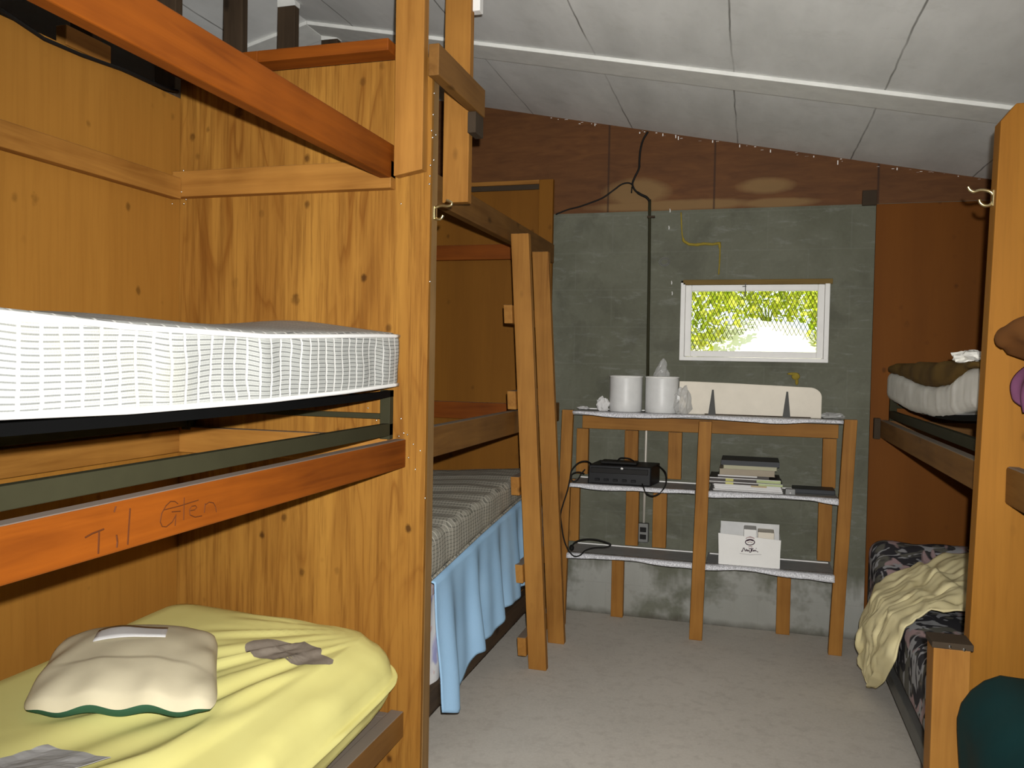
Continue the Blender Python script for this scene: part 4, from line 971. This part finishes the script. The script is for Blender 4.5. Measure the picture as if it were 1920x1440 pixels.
# hooks
def hook(pts, Y, lab, base, cat='hook'):
    h = thing('coat_hook', lab, cat, base, 'brass coat hooks on the end panels')
    MB().tube(curve([(x, Y, z) for x, z in pts], 6), .0045, 10).build('hook_arms', M['brass'], h, smooth=True)
    return h
pts = [(at(1560+x/3.13, 180+y/3.13, Y=2.53)) for x, y in ((798, 532), (812, 552), (838, 562), (870, 554), (905, 554), (935, 565), (946, 590), (944, 622), (925, 642), (895, 642), (872, 628), (864, 608))]
h = hook([(p[0], p[2]) for p in pts], 2.53, 'brass double coat hook on the right end panel', (.60, 2.53, 1.93))
p = at(1560+948/3.13, 180+600/3.13, Y=2.53); MB().box(p[0]-.004, p[0]+.02, 2.522, 2.538, p[2]-.022, p[2]+.022).build('hook_plate', M['brass'], h, bevel=.002)
pts = [(at(780+x/3.6, 320+y/3.6, Y=2.54)) for x, y in ((205, 200), (235, 212), (240, 228), (215, 238), (160, 238), (120, 258), (108, 285), (118, 312), (145, 328), (170, 322), (182, 300))]
h = hook([(p[0], p[2]) for p in pts], 2.54, 'brass double coat hook on the left end panel post', (-1.0, 2.54, 1.97))
p = at(780+115/3.6, 320+285/3.6, Y=2.54); MB().box(min(p[0]-.004, -1.014), p[0]+.008, 2.532, 2.548, p[2]-.022, p[2]+.022).build('hook_plate', M['brass'], h, bevel=.002)

# ------------------------------------------------------------------ front right bunk, only its far end in view
fr = thing('bunk_bed', 'front right built-in bunk, only its rail end at the right edge', 'bunk bed', (1.1, 1.5, 0))
MB().box(.662, .70, .5, YP-.001, 1.118, 1.220).build('side_rail', M['brownY'], fr, bevel=.008)
MB().box(1.58, 1.619, .5, YP-.001, 1.118, 1.220).build('wall_ledger', M['brownY'], fr, bevel=.004)
MB().box(.662, .70, .5, YP-.001, .10, .20).build('side_rail', M['brownY'], fr, bevel=.004)
MB().box(1.58, 1.619, .5, YP-.001, .10, .20).build('wall_ledger', M['brownY'], fr, bevel=.004)
MB().box(.62, 1.618, .43, .50, 0, 2.19).build('foot_panel', M['plyright'], fr, bevel=.003)
MB().box(.70, 1.58, .52, 2.48, .18, .20).build('bed_base', M['brownX'], fr)
steel_frame(.705, 1.56, .56, 2.47, 1.2205, 'dark steel bed frame leg at the right edge, on the front right bunk', lambda q: 0.0, -1)
tag(pad(.715, 1.57, .58, 2.44, lambda x, y: 1.488, lambda x, y: 1.383, .03, ny=30, nx=6, ns=4, endr=.04).build('mattress', M['tan'], smooth=True), 'tan mattress under the brown quilted bag at the right edge', 'mattress')
def bb_t(x, y): return 1.600+.035*min(1, max(0, (x-.6)/.3))+.008*nz(x*6, y*6, 2)
def bb_b(x, y): return 1.492+.045*max(0, 1-(x-.585)/.12) if x < .72 else 1.492
tag(pad(.592, 1.5, 1.3, 2.475, bb_t, bb_b, .055, ny=60, nx=20, ns=6, endr=.12, deform=lambda x, y, z: (x-.0, y, z+.006*math.sin(y*26)*(1 if z > 1.54 else .3))).build('sleeping_bag', M['brownbag'], smooth=True), 'brown quilted sleeping bag overhanging the upper front right bunk', 'sleeping bag')
def pur(u, v):
    y = 2.28+.17*u; z = 1.500-.128*v*(1-.25*abs(2*u-1)**2); return (.668-.012*math.sin(math.pi*v)+.010*math.sin(u*11)*v+(.03*(1-v)**3), y, z)
tag(MB().grid(pur, 20, 16).build('purple_cloth', M['purple'], smooth=True, solid=.012), 'purple cloth hanging below the brown sleeping bag at the right edge', 'cloth')
tag(pad(.530, 1.45, 1.45, 2.408, lambda x, y: .715+.012*nz(x*5, y*5, 1), lambda x, y: .2015, .13, ny=50, nx=16, ns=8, endr=.10, deform=lambda x, y, z: (x+.012*nz(y*6, z*6, 3), y, z)).build('sleeping_bag', M['teal'], smooth=True), 'dark teal sleeping bag heaped at the lower right edge', 'sleeping bag')
tag(MB().box(-1.04, -.985, 2.88, 2.92, 2.752, zc(-1.0)-.001).build('ceiling_block', M['white'], bevel=.003), 'white painted block under the ceiling beside the tall board', 'block')
